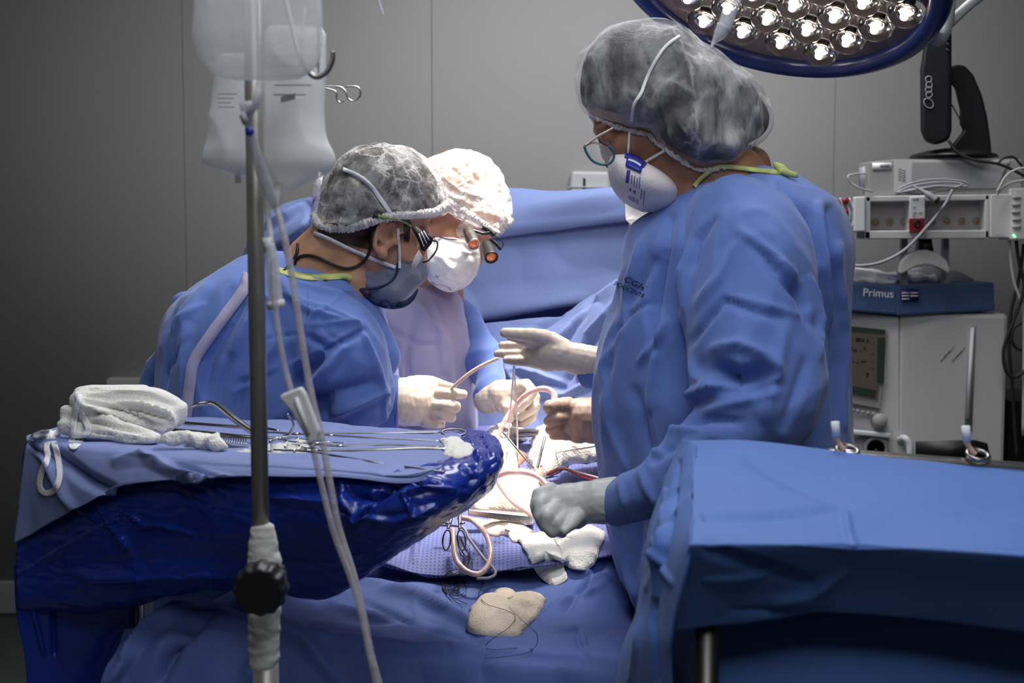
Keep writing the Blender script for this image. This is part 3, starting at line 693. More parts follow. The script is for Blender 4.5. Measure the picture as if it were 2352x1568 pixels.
wrinkle(me, [((14, 14, 26), .0055, 'r', 1), ((50, 50, 70), .0028, 'r', 7)])
creases(me, [([(1090, 360), (1120, 400), (1130, 450), (1122, 500)], 5, .005), ([(1060, 355), (1100, 410), (1108, 470)], 5, .005), ([(1030, 380), (1075, 420), (1140, 430)], 5, -.004),
             ([(1010, 400), (1060, 440), (1130, 460)], 5, .005), ([(1000, 430), (1040, 450), (1100, 480)], 6, .004), ([(1110, 370), (1145, 410), (1155, 480)], 5, .005)])
bvh('capB', me); capB = link('bouffant_cap', me, 'cap_w', pB)
hem([(1004, 446), (1035, 466), (1065, 484), (1090, 500), (1115, 518), (1140, 534), (1158, 522), (1172, 505)], 7, ['capB', 'bodyB'], 2.98, capB)
hB = hd(OB, FB, SB)
V = Vox(); V.loft([(985, 1042, 546, 2.985, .02), (974, 1092, 562, 2.985, .045), (970, 1102, 592, 2.98, .06), (974, 1097, 622, 2.98, .06), (990, 1084, 645, 2.985, .05), (1012, 1062, 661, 2.99, .03), (1030, 1046, 667, 3.0, .012)])
V.ell(hB(.08, -.055, 0), ax(FB, SB, .045, .03, .03))
me = V.mesh(.0035, 4); wrinkle(me, [((26, 26, 30), .004, 'r', 3)])
creases(me, [([(1055, 575), (1070, 582), (1098, 580)], 4, .005), ([(1010, 590), (1040, 620), (1060, 640)], 12, .004), ([(1000, 640), (1050, 655), (1090, 620)], 5, .003)])
bvh('maskB', me); mkB = link('face_mask', me, 'mask_white', pB)
link('edge_stitching', stube([(985, 548), (1005, 543), (1025, 549), (1048, 551)], 1.6, ['maskB'], .0008, 2.95), 'ink_dark', mkB)
link('mask_mark', text_on('Ж', 997, 638, 8, 20, ['maskB'], 2.93, off=.001), 'ink_dark', mkB)
link('edge', stube([(972, 600), (984, 640), (1012, 662), (1040, 668), (1072, 650), (1092, 622), (1100, 590)], 2.6, ['maskB'], .0005, 2.95), 'mask_white', mkB)
# loupes
YL = 2.945
lp = link('loupe_glasses', ptube([(1048, 527, YL), (1054, 516, YL), (1064, 506, YL), (1076, 498, YL), (1092, 501, YL), (1105, 509, YL), (1113, 520, YL), (1109, 531, YL)], 1.6), 'steel', pB)
link('lower_rim', ptube([(1048, 527, YL), (1050, 538, YL), (1062, 547, YL), (1080, 549, YL)], .9), 'steel', lp)
link('arm', ptube([(1029, 464, 3.0), (1040, 477, 2.98), (1064, 503, YL)], 3.2), 'elastic', lp)
link('lens', vf([P(x, y, YL) for x, y in ((1048, 527), (1054, 516), (1064, 506), (1076, 498), (1092, 501), (1105, 509), (1113, 520), (1106, 538), (1080, 548), (1062, 546), (1051, 538))], [tuple(range(11))]), 'glass', lp); solidify(COL.objects[-1], .0008)
link('bridge_bar', join(ptube([(1108, 521, YL-.01), (1122, 528, YL-.01), (1136, 540, YL-.012)], 7), ptube([(1082, 528, YL-.02), (1096, 532, YL-.02), (1110, 536, YL-.02), (1124, 534, YL-.02)], 3.5),
     ptube([(1125, 548, YL-.015), (1138, 558, YL-.015), (1151, 573, YL-.015)], 4.2)), 'black', lp)
link('cable', ptube([(1134, 538, YL), (1148, 547, YL), (1156, 560, YL), (1152, 570, YL)], 1.2), 'black', lp)
link('far_rim', ptube([(1102, 568, YL+.01), (1106, 577, YL+.01), (1114, 583, YL+.01), (1122, 580, YL)], .9), 'steel', lp)
for cx, cy, ex, ey, m_ in ((1075, 531, 1089, 562, 'steel'), (1118, 563, 1129, 592, 'black')):
    a, b = P(cx, cy, YL-.02), P(ex, ey, YL-.06); L = (b-a).length; r_ = R(15, YL)
    t_ = link('telescope', lathe(a, b-a, [(r_*.55, -.002), (r_*.86, 0), (r_*.88, L*.3), (r_, L*.36), (r_, L*.92), (r_*1.05, L*.93), (r_*1.05, L), (r_*.85, L), (r_*.8, L*.94)]), m_, lp)
    link('optic', lathe(a, b-a, [(r_*.1, L*.90), (r_*.8, L*.92), (r_*.7, L*.96), (r_*.05, L*.98)]), 'orange', t_)
glove('glove', [
    [(1118, 918, 3.02, 32), (1135, 914, 3.01, 33), (1155, 910, 3.0, 34)],
    [(1150, 905, 3.0, 34), (1175, 900, 3.0, 30), (1200, 905, 3.01, 24)],
    [(1160, 925, 2.99, 26), (1178, 945, 2.97, 14), (1166, 936, 2.96, 13), (1172, 962, 2.96, 10)],
    [(1185, 888, 2.99, 18), (1208, 884, 2.98, 15), (1222, 900, 2.96, 14), (1210, 922, 2.95, 12), (1192, 938, 2.95, 10)],
    [(1205, 900, 3.0, 17), (1228, 912, 2.99, 13), (1226, 934, 2.98, 13), (1208, 950, 2.96, 11), (1196, 958, 2.96, 10)],
    [(1205, 915, 3.01, 17), (1230, 932, 3.0, 12), (1220, 958, 2.99, 12), (1200, 973, 2.98, 10)],
    [(1200, 930, 3.01, 16), (1222, 950, 3.01, 11), (1205, 972, 3.0, 10), (1183, 972, 2.99, 9)]], 'glove', pB)

# ============ instrument nurse on the right
pC = thing('person', 'woman in blue gown and large loose cap looking down, teal glasses and printed white respirator', 'person', (P(1680, 960, 2.34).x, 2.34, 0))
V = Vox(); head(V, OC, *FC, SC, ear=False, nose=False)
V.chain([OC - FC[1]*.05 - FC[0]*.04, P(1580, 370, 2.33), P(1660, 430, 2.34), P(1700, 500, 2.34)], [.060, .066, .078, .09])
V.chain([OC - FC[1]*.085 + FC[0]*.0, P(1560, 420, 2.33), P(1640, 480, 2.33)], [.044, .055, .08])
V.chain([P(1640, 385, 2.36), P(1722, 382, 2.38), P(1720, 450, 2.38)], [.05, .036, .06])
sh = [P(1700, 540, 2.17), P(1640, 520, 2.50)]; hips = [P(1640, 1080, 2.30), P(1640, 1080, 2.42)]
limbs(V, [Vector((hips[0].x, 2.24, 0)), Vector((hips[1].x-.03, 2.46, 0))], hips, sh,
      [[sh[0], P(1735, 960, 2.05), P(1420, 1146, 2.08), P(1330, 1160, 2.10)], [sh[1], P(1500, 800, 2.56), P(1370, 840, 2.52), P(1280, 815, 2.50)]])
me = V.mesh(.0038, 5); bvh('bodyC', me); link('body', me, 'skin_dark', pC)
V = Vox()
V.loft([(1690, 1800, 392, 2.36, .06), (1618, 1842, 408, 2.35, .10), (1560, 1888, 440, 2.34, .15), (1512, 1922, 478, 2.34, .18), (1452, 1938, 532, 2.34, .20), (1432, 1945, 600, 2.34, .21), (1414, 1944, 680, 2.34, .21),
        (1386, 1943, 760, 2.34, .21), (1372, 1943, 830, 2.34, .21), (1366, 1943, 900, 2.34, .21), (1368, 1948, 980, 2.34, .21), (1376, 1956, 1080, 2.34, .21), (1398, 1962, 1200, 2.34, .21), (1430, 1966, 1320, 2.34, .21),
        (1470, 1966, 1420, 2.34, .20), (1530, 1960, 1568, 2.34, .20), (1560, 1940, 1800, 2.34, .19)], ex=2.15, ns=60)
me = V.mesh(.0044, 10)
wrinkle(me, [((5, 5, 2.6), .013, 'r', 23), ((13, 13, 7), .005, 'r', 29), (34, .0012, 'n', 4)])
creases(me, [
    ([(1470, 560), (1440, 680), (1420, 760), (1385, 830)], 16, .012), ([(1540, 500), (1515, 620), (1500, 720), (1505, 800)], 22, -.020), ([(1500, 600), (1440, 700), (1400, 800), (1385, 900)], 20, -.012),
    ([(1520, 720), (1512, 780), (1500, 860), (1490, 940)], 14, .012), ([(1470, 830), (1510, 780), (1530, 740)], 14, .012), ([(1460, 900), (1480, 1000), (1500, 1080)], 26, -.014),
    ([(1378, 840), (1400, 960), (1440, 1080)], 16, .010), ([(1400, 780), (1440, 720), (1500, 690)], 10, -.008), ([(1560, 450), (1620, 430), (1700, 440)], 16, .006),
    ([(1905, 480), (1925, 620), (1915, 760), (1925, 1000)], 16, -.018), ([(1880, 470), (1890, 600), (1905, 760)], 14, .014), ([(1790, 420), (1850, 500), (1880, 600)], 14, -.012),
    ([(1930, 560), (1938, 760), (1940, 980)], 10, .012), ([(1400, 1180), (1440, 1300), (1480, 1420)], 14, .012), ([(1440, 1120), (1470, 1250), (1500, 1350)], 26, -.016)])
bvh('gownC', me); gC = soften(link('gown', me, 'gown', pC))
V = Vox()
V.pchain([(1650, 480, 2.24, 60), (1700, 530, 2.20, 120), (1720, 620, 2.15, 150), (1728, 740, 2.11, 160), (1738, 860, 2.07, 156), (1745, 930, 2.05, 142)], 26)
V.pchain([(1770, 900, 2.05, 120), (1700, 985, 2.03, 108), (1620, 1050, 2.03, 88), (1540, 1105, 2.03, 78), (1470, 1135, 2.05, 68), (1425, 1150, 2.07, 58)], 22)
me = V.mesh(.0052, 8)
wrinkle(me, [((5.5, 5.5, 4), .013, 'r', 33), ((14, 14, 9), .005, 'r', 19), (34, .0012, 'n', 4)])
creases(me, [
    ([(1665, 460), (1663, 560), (1665, 680)], 5, .004), ([(1590, 560), (1570, 640), (1562, 740)], 16, .016), ([(1640, 500), (1600, 560), (1590, 620)], 14, -.010), ([(1665, 690), (1620, 740), (1575, 800)], 14, -.012),
    ([(1665, 690), (1730, 712), (1800, 732)], 16, -.012), ([(1670, 680), (1760, 700), (1860, 730)], 10, .007), ([(1600, 700), (1650, 640), (1690, 560)], 20, .010),
    ([(1635, 850), (1690, 875), (1760, 870)], 44, -.034), ([(1640, 800), (1700, 790), (1760, 820), (1790, 862)], 20, .016), ([(1590, 830), (1600, 870), (1640, 868)], 16, .012), ([(1625, 878), (1700, 890), (1785, 868)], 12, .018),
    ([(1570, 950), (1600, 900), (1660, 880)], 22, .018), ([(1620, 945), (1700, 920), (1790, 900)], 14, .008), ([(1730, 560), (1800, 640), (1860, 700)], 18, -.014), ([(1700, 530), (1770, 580), (1840, 650)], 16, .012),
    ([(1835, 640), (1850, 720), (1880, 760)], 18, -.016), ([(1860, 640), (1885, 720), (1882, 820)], 12, .014), ([(1560, 980), (1620, 960), (1700, 970)], 16, -.014), ([(1500, 1010), (1540, 990), (1600, 985)], 14, .016),
    ([(1500, 1060), (1535, 1030), (1560, 1010)], 14, -.014), ([(1440, 1050), (1480, 1030), (1520, 1040)], 14, .014), ([(1420, 1100), (1435, 1150), (1440, 1190)], 8, .010), ([(1470, 1080), (1490, 1130), (1520, 1170)], 12, .012),
    ([(1400, 1110), (1425, 1085), (1460, 1070)], 8, -.008), ([(1540, 1090), (1580, 1050), (1640, 1020)], 18, -.014), ([(1800, 760), (1780, 860), (1760, 960)], 26, .012), ([(1850, 830), (1830, 900), (1800, 980)], 20, -.012)])
bvh('slC', me); soften(link('sleeve', me, 'gown', gC), 4)
V = Vox(); V.pchain([(1500, 760, 2.56, 50), (1430, 810, 2.54, 46), (1385, 845, 2.52, 44), (1362, 850, 2.515, 40)], 14)
me = V.mesh(.004, 3); wrinkle(me, [((16, 16, 16), .010, 'r', 3)]); link('sleeve', me, 'gown', gC)
link('collar_binding', ribbon([(1594, 428), (1612, 408), (1640, 388), (1660, 383), (1700, 386), (1760, 393), (1800, 396), (1832, 402)], 10, ['gownC', 'bodyC'], .004, n=60), 'binding', gC); solidify(COL.objects[-1], .002)
link('tie_knot', Vox().chain([P(1782, 378, 2.26), P(1795, 388, 2.25), P(1806, 396, 2.25), P(1795, 394, 2.245), P(1825, 402, 2.25)], [.005, .008, .006, .006, .005]).mesh(.002, 2), 'binding', gC)
link('print', join(text_on('CGH', 1430, 643, 13, 27, ['gownC'], 2.2, bold=.02, shear=.25, sx=1.35), text_on('BOCICENTR', 1409, 653, 10, 25, ['gownC'], 2.2, bold=.005, shear=.2, sx=.95)), 'ink_dark', gC)
# cap and hair of the nurse
def capvol(V, k=1.0, dz=0):
    for x, y, Y, r, d in ((1452, 175, 2.34, 130, .112), (1412, 190, 2.34, 94, .095), (1500, 170, 2.34, 128, .122), (1585, 225, 2.34, 122, .135), (1655, 255, 2.35, 104, .120), (1718, 275, 2.36, 64, .07),
                          (1652, 318, 2.35, 72, .115), (1590, 300, 2.34, 88, .140), (1510, 235, 2.34, 82, .142), (1440, 232, 2.34, 68, .130), (1400, 228, 2.34, 58, .108), (1372, 220, 2.34, 54, .08),
                          (1552, 300, 2.34, 72, .150), (1600, 335, 2.34, 64, .140), (1650, 340, 2.34, 56, .125), (1480, 262, 2.34, 50, .138)):
        c = P(x, y, Y); rr = R(r, Y)*k - dz; d = d - dz
        V.ell(c, (Vector((rr, 0, 0)), Vector((0, d*k, 0)), Vector((0, 0, rr))))
V = Vox(); capvol(V, 1.0); V.pchain([(1700, 170+60, 2.34, 60), (1750, 285, 2.36, 34)])
me = V.mesh(.0045, 60)
wrinkle(me, [((10, 10, 10), .006, 'r', 41), ((24, 24, 24), .0025, 'r', 12)])
creases(me, [([(1500, 200), (1540, 300), (1560, 340)], 7, .006), ([(1565, 120), (1590, 180), (1600, 230)], 7, .006), ([(1590, 110), (1630, 160), (1660, 210)], 8, .006), ([(1610, 100), (1660, 150), (1700, 200)], 8, .006),
             ([(1470, 100), (1490, 160), (1470, 210)], 10, -.008), ([(1460, 280), (1490, 220), (1550, 160)], 10, -.004), ([(1740, 250), (1745, 300), (1720, 350)], 9, .008), ([(1540, 200), (1560, 280), (1600, 350)], 8, .006), ([(1400, 100), (1380, 150), (1390, 200)], 9, .005)])
bvh('capC', me); capC = link('bouffant_cap', me, 'cap_c', pC)
V = Vox(); capvol(V, 1.0, .0085); me = V.mesh(.006, 50); bvh('hairC', me); link('hair', me, 'hair', pC)
hem([(1356, 268), (1366, 272), (1383, 278), (1423, 293), (1459, 303), (1490, 311), (1512, 332), (1556, 361), (1583, 380), (1612, 391), (1665, 386)], 4.5, ['capC', 'bodyC'], 2.26, capC)
link('elastic_strap', ribbon([(1562, 82), (1530, 105), (1505, 140), (1485, 180), (1472, 215), (1456, 240), (1450, 280)], 7, ['capC'], .004), 'elastic', capC); solidify(COL.objects[-1], .0008)
# respirator
V = Vox(); V.loft([(1404, 1452, 356, 2.31, .03), (1397, 1490, 376, 2.31, .055), (1398, 1530, 402, 2.31, .072), (1406, 1556, 430, 2.315, .078), (1424, 1558, 456, 2.32, .07), (1448, 1545, 474, 2.32, .055), (1478, 1515, 487, 2.325, .03)], ex=2.1)
me = V.mesh(.0035, 6); creases(me, [([(1396, 380), (1404, 430), (1434, 470), (1490, 490), (1530, 478)], 9, .004)]); bvh('maskC', me); mkC = link('face_mask', me, 'mask_pink', pC)
link('buckle', quad_on([(1440, 362), (1478, 377), (1472, 396), (1437, 381)], ['maskC', 'bodyC'], 2.2, .004), 'royal', mkC); solidify(COL.objects[-1], .003)
link('buckle_bar', ribbon([(1436, 356), (1455, 362), (1470, 370), (1482, 380)], 10, ['maskC', 'bodyC'], .004), 'royal', mkC); solidify(COL.objects[-1], .003)
link('buckle_tape', ribbon([(1443, 366), (1458, 371), (1472, 380)], 4, ['maskC', 'bodyC'], .0065), 'elastic', mkC); solidify(COL.objects[-1], .001)
kc = ['bodyC', 'capC', 'maskC', 'hairC']
link('strap', ribbon([(1446, 300), (1444, 330), (1442, 357)], 5, kc, .004), 'elastic', mkC); solidify(COL.objects[-1], .0012)
link('strap', ribbon([(1480, 373), (1500, 361), (1528, 345)], 6, kc, .004), 'elastic', mkC); solidify(COL.objects[-1], .0012)
pm = [quad_on([(1440, 390), (1448, 391), (1444, 421), (1436, 419)], ['maskC'], 2.2)]
for x, y0, y1 in ((1452, 402, 423), (1458, 404, 428), (1464, 408, 431), (1470, 405, 433), (1474, 436, 458), (1480, 438, 471), (1457, 456, 464), (1462, 458, 466), (1466, 458, 470)):
    pm.append(ribbon([(x, y0), (x-1, (y0+y1)/2), (x-2, y1)], 1.8, ['maskC'], .0012, 2.2, 8))
pm.append(text_on('N95', 1438, 446, 9, 22, ['maskC'], 2.2, bold=.01, sx=.8) if False else quad_on([(1446, 432), (1449, 431), (1450, 438), (1446, 440)], ['maskC'], 2.2))
pm.append(quad_on([(1453, 439), (1459, 437), (1460, 447), (1457, 445)], ['maskC'], 2.2)); pm.append(text_on('1502', 1440, 455, 8, 26, ['maskC'], 2.2, bold=.012, sx=.75))
link('print', join(*pm), 'ink_blue', mkC)
# glasses
gl = link('glasses', ptube([(1342, 336, 2.25), (1348, 352, 2.25), (1362, 370, 2.25), (1384, 378, 2.25), (1402, 374, 2.25), (1410, 360, 2.25), (1408, 344, 2.25), (1398, 336, 2.25)], 3.0), 'teal', pC)
link('brow_bar', ptube([(1344, 335, 2.25), (1362, 328, 2.26), (1382, 332, 2.27)], 2.2), 'gold', gl)
link('arm', ptube([(1342, 336, 2.25), (1372, 314, 2.25), (1410, 293, 2.25)], 2.8), 'gold', gl)
link('lens', vf([P(x, y, 2.25) for x, y in ((1343, 337), (1349, 352), (1362, 369), (1384, 376), (1402, 372), (1409, 359), (1398, 338), (1370, 326))], [tuple(range(8))]), 'glass', gl); solidify(COL.objects[-1], .0008)
glove('glove', [
    [(1364, 832, 2.51, 38), (1335, 826, 2.51, 38), (1300, 818, 2.50, 34), (1285, 812, 2.50, 36)],
    [(1290, 800, 2.50, 26), (1262, 790, 2.50, 30), (1235, 784, 2.50, 26)], [(1290, 812, 2.50, 34), (1255, 808, 2.50, 36), (1228, 806, 2.51, 30)], [(1290, 826, 2.50, 26), (1255, 826, 2.50, 27), (1222, 824, 2.50, 20)],
    [(1250, 778, 2.49, 22), (1215, 769, 2.46, 16), (1180, 766, 2.45, 13.5), (1159, 764, 2.45, 12)],
    [(1240, 786, 2.50, 20), (1205, 781, 2.47, 14), (1185, 774, 2.47, 12), (1172, 772, 2.47, 11)],
    [(1225, 797, 2.52, 16), (1185, 793, 2.52, 11.5), (1155, 793, 2.52, 10.5)],
    [(1225, 812, 2.52, 15), (1180, 812, 2.51, 10.5), (1143, 812, 2.51, 9.5)],
    [(1222, 828, 2.50, 15), (1190, 829, 2.50, 11), (1163, 827, 2.50, 9.5)]], 'glove', pC)
glove('glove', [
    [(1412, 1146, 2.09, 54), (1380, 1150, 2.09, 52), (1340, 1156, 2.10, 46)], [(1345, 1150, 2.10, 46), (1300, 1152, 2.10, 44), (1268, 1156, 2.10, 40)], [(1290, 1175, 2.10, 42), (1320, 1178, 2.10, 38)],
    [(1265, 1128, 2.10, 22), (1238, 1136, 2.09, 18), (1229, 1160, 2.08, 13.5), (1236, 1186, 2.07, 12)],
    [(1262, 1140, 2.10, 24), (1243, 1158, 2.07, 19), (1240, 1186, 2.06, 15), (1250, 1208, 2.06, 13)],
    [(1280, 1160, 2.09, 26), (1258, 1185, 2.05, 19), (1256, 1206, 2.05, 16), (1268, 1222, 2.05, 14)],
    [(1300, 1175, 2.09, 26), (1280, 1200, 2.05, 18), (1278, 1216, 2.05, 15), (1292, 1224, 2.06, 12)],
    [(1325, 1180, 2.08, 24), (1312, 1205, 2.05, 15), (1298, 1219, 2.04, 11)]], 'glove_shade_grey', pC)
# ============ assistant hidden behind her
pD = thing('person', 'person almost hidden behind the woman, white mask edge and one gloved hand shaded brown showing', 'person', (P(1640, 900, 3.0).x, 3.0, 0))
V = Vox(); head(V, OD, *FD, SD, ear=False); V.chain([OD - FD[1]*.05 - FD[0]*.04, P(1600, 540, 2.98), P(1620, 620, 3.0)], [.06, .07, .09])
sh = [P(1540, 690, 3.0), P(1740, 680, 3.1)]; hips = [P(1600, 1080, 3.0), P(1700, 1080, 3.0)]
limbs(V, [Vector((hips[0].x, 3.0, 0)), Vector((hips[1].x, 3.05, 0))], hips, sh, [[sh[0], P(1520, 860, 2.95), P(1400, 955, 2.78), P(1330, 960, 2.76)], [sh[1], P(1760, 900, 3.05), P(1640, 1000, 2.95)]])
me = V.mesh(.006, 4); link('body', me, 'skin', pD)
V = Vox(); V.loft([(1560, 1680, 600, 3.02, .07), (1500, 1760, 640, 3.02, .13), (1480, 1790, 720, 3.02, .15), (1480, 1790, 900, 3.02, .15), (1490, 1780, 1100, 3.02, .14), (1490, 1780, 1420, 3.02, .14)])
V.pchain([(1520, 690, 2.98, 56), (1500, 800, 2.93, 52), (1470, 900, 2.86, 46), (1410, 955, 2.79, 42)], 10)
me = V.mesh(.009, 4); wrinkle(me, [((7, 7, 4), .012, 'r', 3)]); link('gown', me, 'gown', pD)
V = Vox(); V.ell(hd(OD, FD, SD)(-.015, .045, 0), ax(FD, SD, .105, .09, .09)); link('bouffant_cap', V.mesh(.005, 3), 'cap_c', pD); V = Vox(); V.ell(hd(OD, FD, SD)(-.015, .045, 0), ax(FD, SD, .099, .084, .084)); link('hair', V.mesh(.005, 3), 'hair', pD)
bm = bmesh.new()
A = [bm.verts.new(P(*q)) for q in ((1434, 455, 2.90), (1436, 505, 2.885), (1456, 526, 2.88), (1500, 500, 2.87), (1560, 460, 2.88), (1550, 400, 2.92), (1470, 400, 2.92))]; Bk = [bm.verts.new(v.co + Vector((.02, .05, .01))) for v in A]
bm.faces.new(A); bm.faces.new(Bk[::-1])
for i in range(7): bm.faces.new((A[(i+1) % 7], A[i], Bk[i], Bk[(i+1) % 7]))
bmesh.ops.recalc_face_normals(bm, faces=bm.faces[:]); me = bm_mesh(bm); bvh('maskD', me)
o = link('face_mask', me, 'mask_white', pD, smooth=False); bevel(o, .003)
link('print', join(text_on('SA', 1474, 503, 5, -35, None, 2.868), quad_on([(1485, 499), (1488, 494), (1492, 498), (1488, 497)], None, 2.868)), 'ink_dark', o)
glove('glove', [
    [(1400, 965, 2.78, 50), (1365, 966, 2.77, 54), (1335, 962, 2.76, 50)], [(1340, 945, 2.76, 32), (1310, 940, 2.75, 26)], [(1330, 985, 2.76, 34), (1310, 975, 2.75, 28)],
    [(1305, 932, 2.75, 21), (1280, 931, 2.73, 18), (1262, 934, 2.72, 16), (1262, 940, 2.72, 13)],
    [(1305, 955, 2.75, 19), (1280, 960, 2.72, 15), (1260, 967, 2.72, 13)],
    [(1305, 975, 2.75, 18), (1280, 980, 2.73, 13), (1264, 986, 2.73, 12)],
    [(1315, 995, 2.76, 18), (1290, 998, 2.74, 12), (1270, 1000, 2.74, 10)]], 'glove_shade_brown', pD)

# ------------------------------------------------------------------ operating table, patient sheets, screen
ot = thing('operating_table', 'operating table under the blue patient sheets, only its sheeted outline showing', 'operating table', (-.05, 2.75, 0))
link('table_top', box_me(-.24, .12, 2.16, 3.36, .60, .68), 'black', ot); bevel(COL.objects[-1], .02)
link('column', box_me(-.12, .08, 2.75, 3.0, .12, .62), 'steel_dk', ot); link('base', box_me(-.25, .2, 2.5, 3.3, 0, .12), 'equip_grey', ot)
rows = [
    [(-.42, 3.42, .55), (-.34, 3.42, .80), (-.15, 3.42, .84), (.05, 3.42, .86), (.20, 3.42, .82), (.27, 3.42, .5)],
    [(-.44, 3.15, .50), (-.34, 3.15, .80), (-.15, 3.15, .86), (.05, 3.15, .87), (.20, 3.15, .82), (.28, 3.15, .5)],
    [(-.44, 2.85, .50), (-.34, 2.85, .78), (-.15, 2.85, .85), (.05, 2.85, .86), (.22, 2.85, .80), (.28, 2.85, .5)],
    [(-.46, 2.62, .55), (-.36, 2.62, .74), (-.15, 2.60, .79), (.05, 2.60, .81), (.22, 2.60, .77), (.28, 2.60, .5)],
    [(-.58, 2.40, .60), (-.42, 2.42, .735), (-.15, 2.42, .745), (.05, 2.42, .75), (.20, 2.42, .77), (.28, 2.42, .52)],
    [tuple(P(300, 1440, 2.2)), tuple(P(470, 1383, 2.2)), tuple(P(760, 1392, 2.26)), tuple(P(1050, 1420, 2.26)), tuple(P(1300, 1400, 2.25)), tuple(P(1500, 1440, 2.2))],
    [tuple(P(262, 1500, 2.10)), tuple(P(520, 1420, 2.12)), tuple(P(800, 1452, 2.12)), tuple(P(1060, 1478, 2.12)), tuple(P(1330, 1488, 2.10)), tuple(P(1530, 1530, 2.08))],
    [tuple(P(232, 1575, 2.06)), tuple(P(520, 1470, 2.07)), tuple(P(830, 1476, 2.06)), tuple(P(1060, 1494, 2.06)), tuple(P(1330, 1512, 2.05)), tuple(P(1540, 1560, 2.05))],
    [(-.63, 2.05, .50), (-.44, 2.02, .60), (-.20, 2.02, .64), (-.06, 2.02, .64), (.11, 2.02, .62), (.24, 2.03, .50)],
    [(-.66, 2.04, .20), (-.46, 2.00, .20), (-.20, 2.00, .20), (-.06, 2.00, .20), (.11, 2.01, .20), (.26, 2.03, .18)]]
me = sheet(rows, 200, 220, [((5, 5, 3), .010, 'r', 51), ((12, 12, 6), .004, 'r', 53)], [
    ([(835, 1335), (960, 1370), (1060, 1420), (1120, 1470)], 20, .016), ([(830, 1380), (900, 1410), (960, 1440), (1050, 1465)], 10, -.012), ([(760, 1390), (900, 1440), (1040, 1478)], 16, .014),
    ([(1290, 1300), (1380, 1330), (1440, 1400)], 20, .012), ([(1240, 1420), (1300, 1380), (1380, 1350)], 16, .010), ([(1250, 1450), (1330, 1445), (1340, 1500)], 14, -.010), ([(1330, 1440), (1345, 1500)], 10, .014),
    ([(1390, 1290), (1340, 1350), (1300, 1400)], 16, -.012), ([(950, 1380), (956, 1420)], 6, .006), ([(560, 1400), (700, 1470), (780, 1568)], 30, .012), ([(440, 1380), (340, 1450), (250, 1568)], 22, .020), ([(480, 1400), (400, 1480), (360, 1568)], 30, -.030),
    ([(640, 1420), (600, 1500), (560, 1568)], 26, .014), ([(1100, 1500), (1110, 1568)], 40, -.008)])
bvh('patient', me)
o = tag(link('patient_drape', me, 'drape_lav'), 'wide blue sheet covering the patient and falling over the table foot at the bottom', 'surgical drape'); solidify(o, .002)
rows = [[P(x, y, Y) for x, y, Y in r] for r in (
    [(930, 1000, 3.2), (1050, 990, 3.2), (1180, 985, 3.2), (1300, 985, 3.2), (1420, 990, 3.2)],
    [(900, 1110, 2.85), (1040, 1095, 2.85), (1180, 1080, 2.85), (1300, 1070, 2.85), (1430, 1060, 2.85)],
    [(880, 1190, 2.66), (1030, 1175, 2.66), (1180, 1160, 2.66), (1300, 1150, 2.66), (1440, 1150, 2.66)],
    [(862, 1260, 2.50), (1000, 1245, 2.50), (1180, 1242, 2.50), (1300, 1235, 2.50), (1440, 1240, 2.50)],
    [(850, 1292, 2.41), (985, 1326, 2.40), (1130, 1318, 2.39), (1290, 1300, 2.38), (1420, 1280, 2.40)],
    [(848, 1298, 2.405), (985, 1334, 2.39), (1130, 1324, 2.385), (1290, 1307, 2.375), (1420, 1288, 2.395)])]
me = sheet(rows, 120, 110, [((7, 7, 4), .007, 'r', 61)], [([(990, 1200), (960, 1250), (950, 1300)], 12, .010), ([(1150, 1240), (1240, 1260), (1350, 1250)], 20, -.008), ([(1060, 1300), (1130, 1260), (1180, 1250)], 12, .008)])
c = get_co(me); c[:, 2] += .010; set_co(me, c); bvh('dotted', me)
o = tag(link('dotted_sheet', me, 'dotted'), 'violet blue sheet with a fine dotted pattern lying around the wound', 'surgical drape'); solidify(o, .0015)
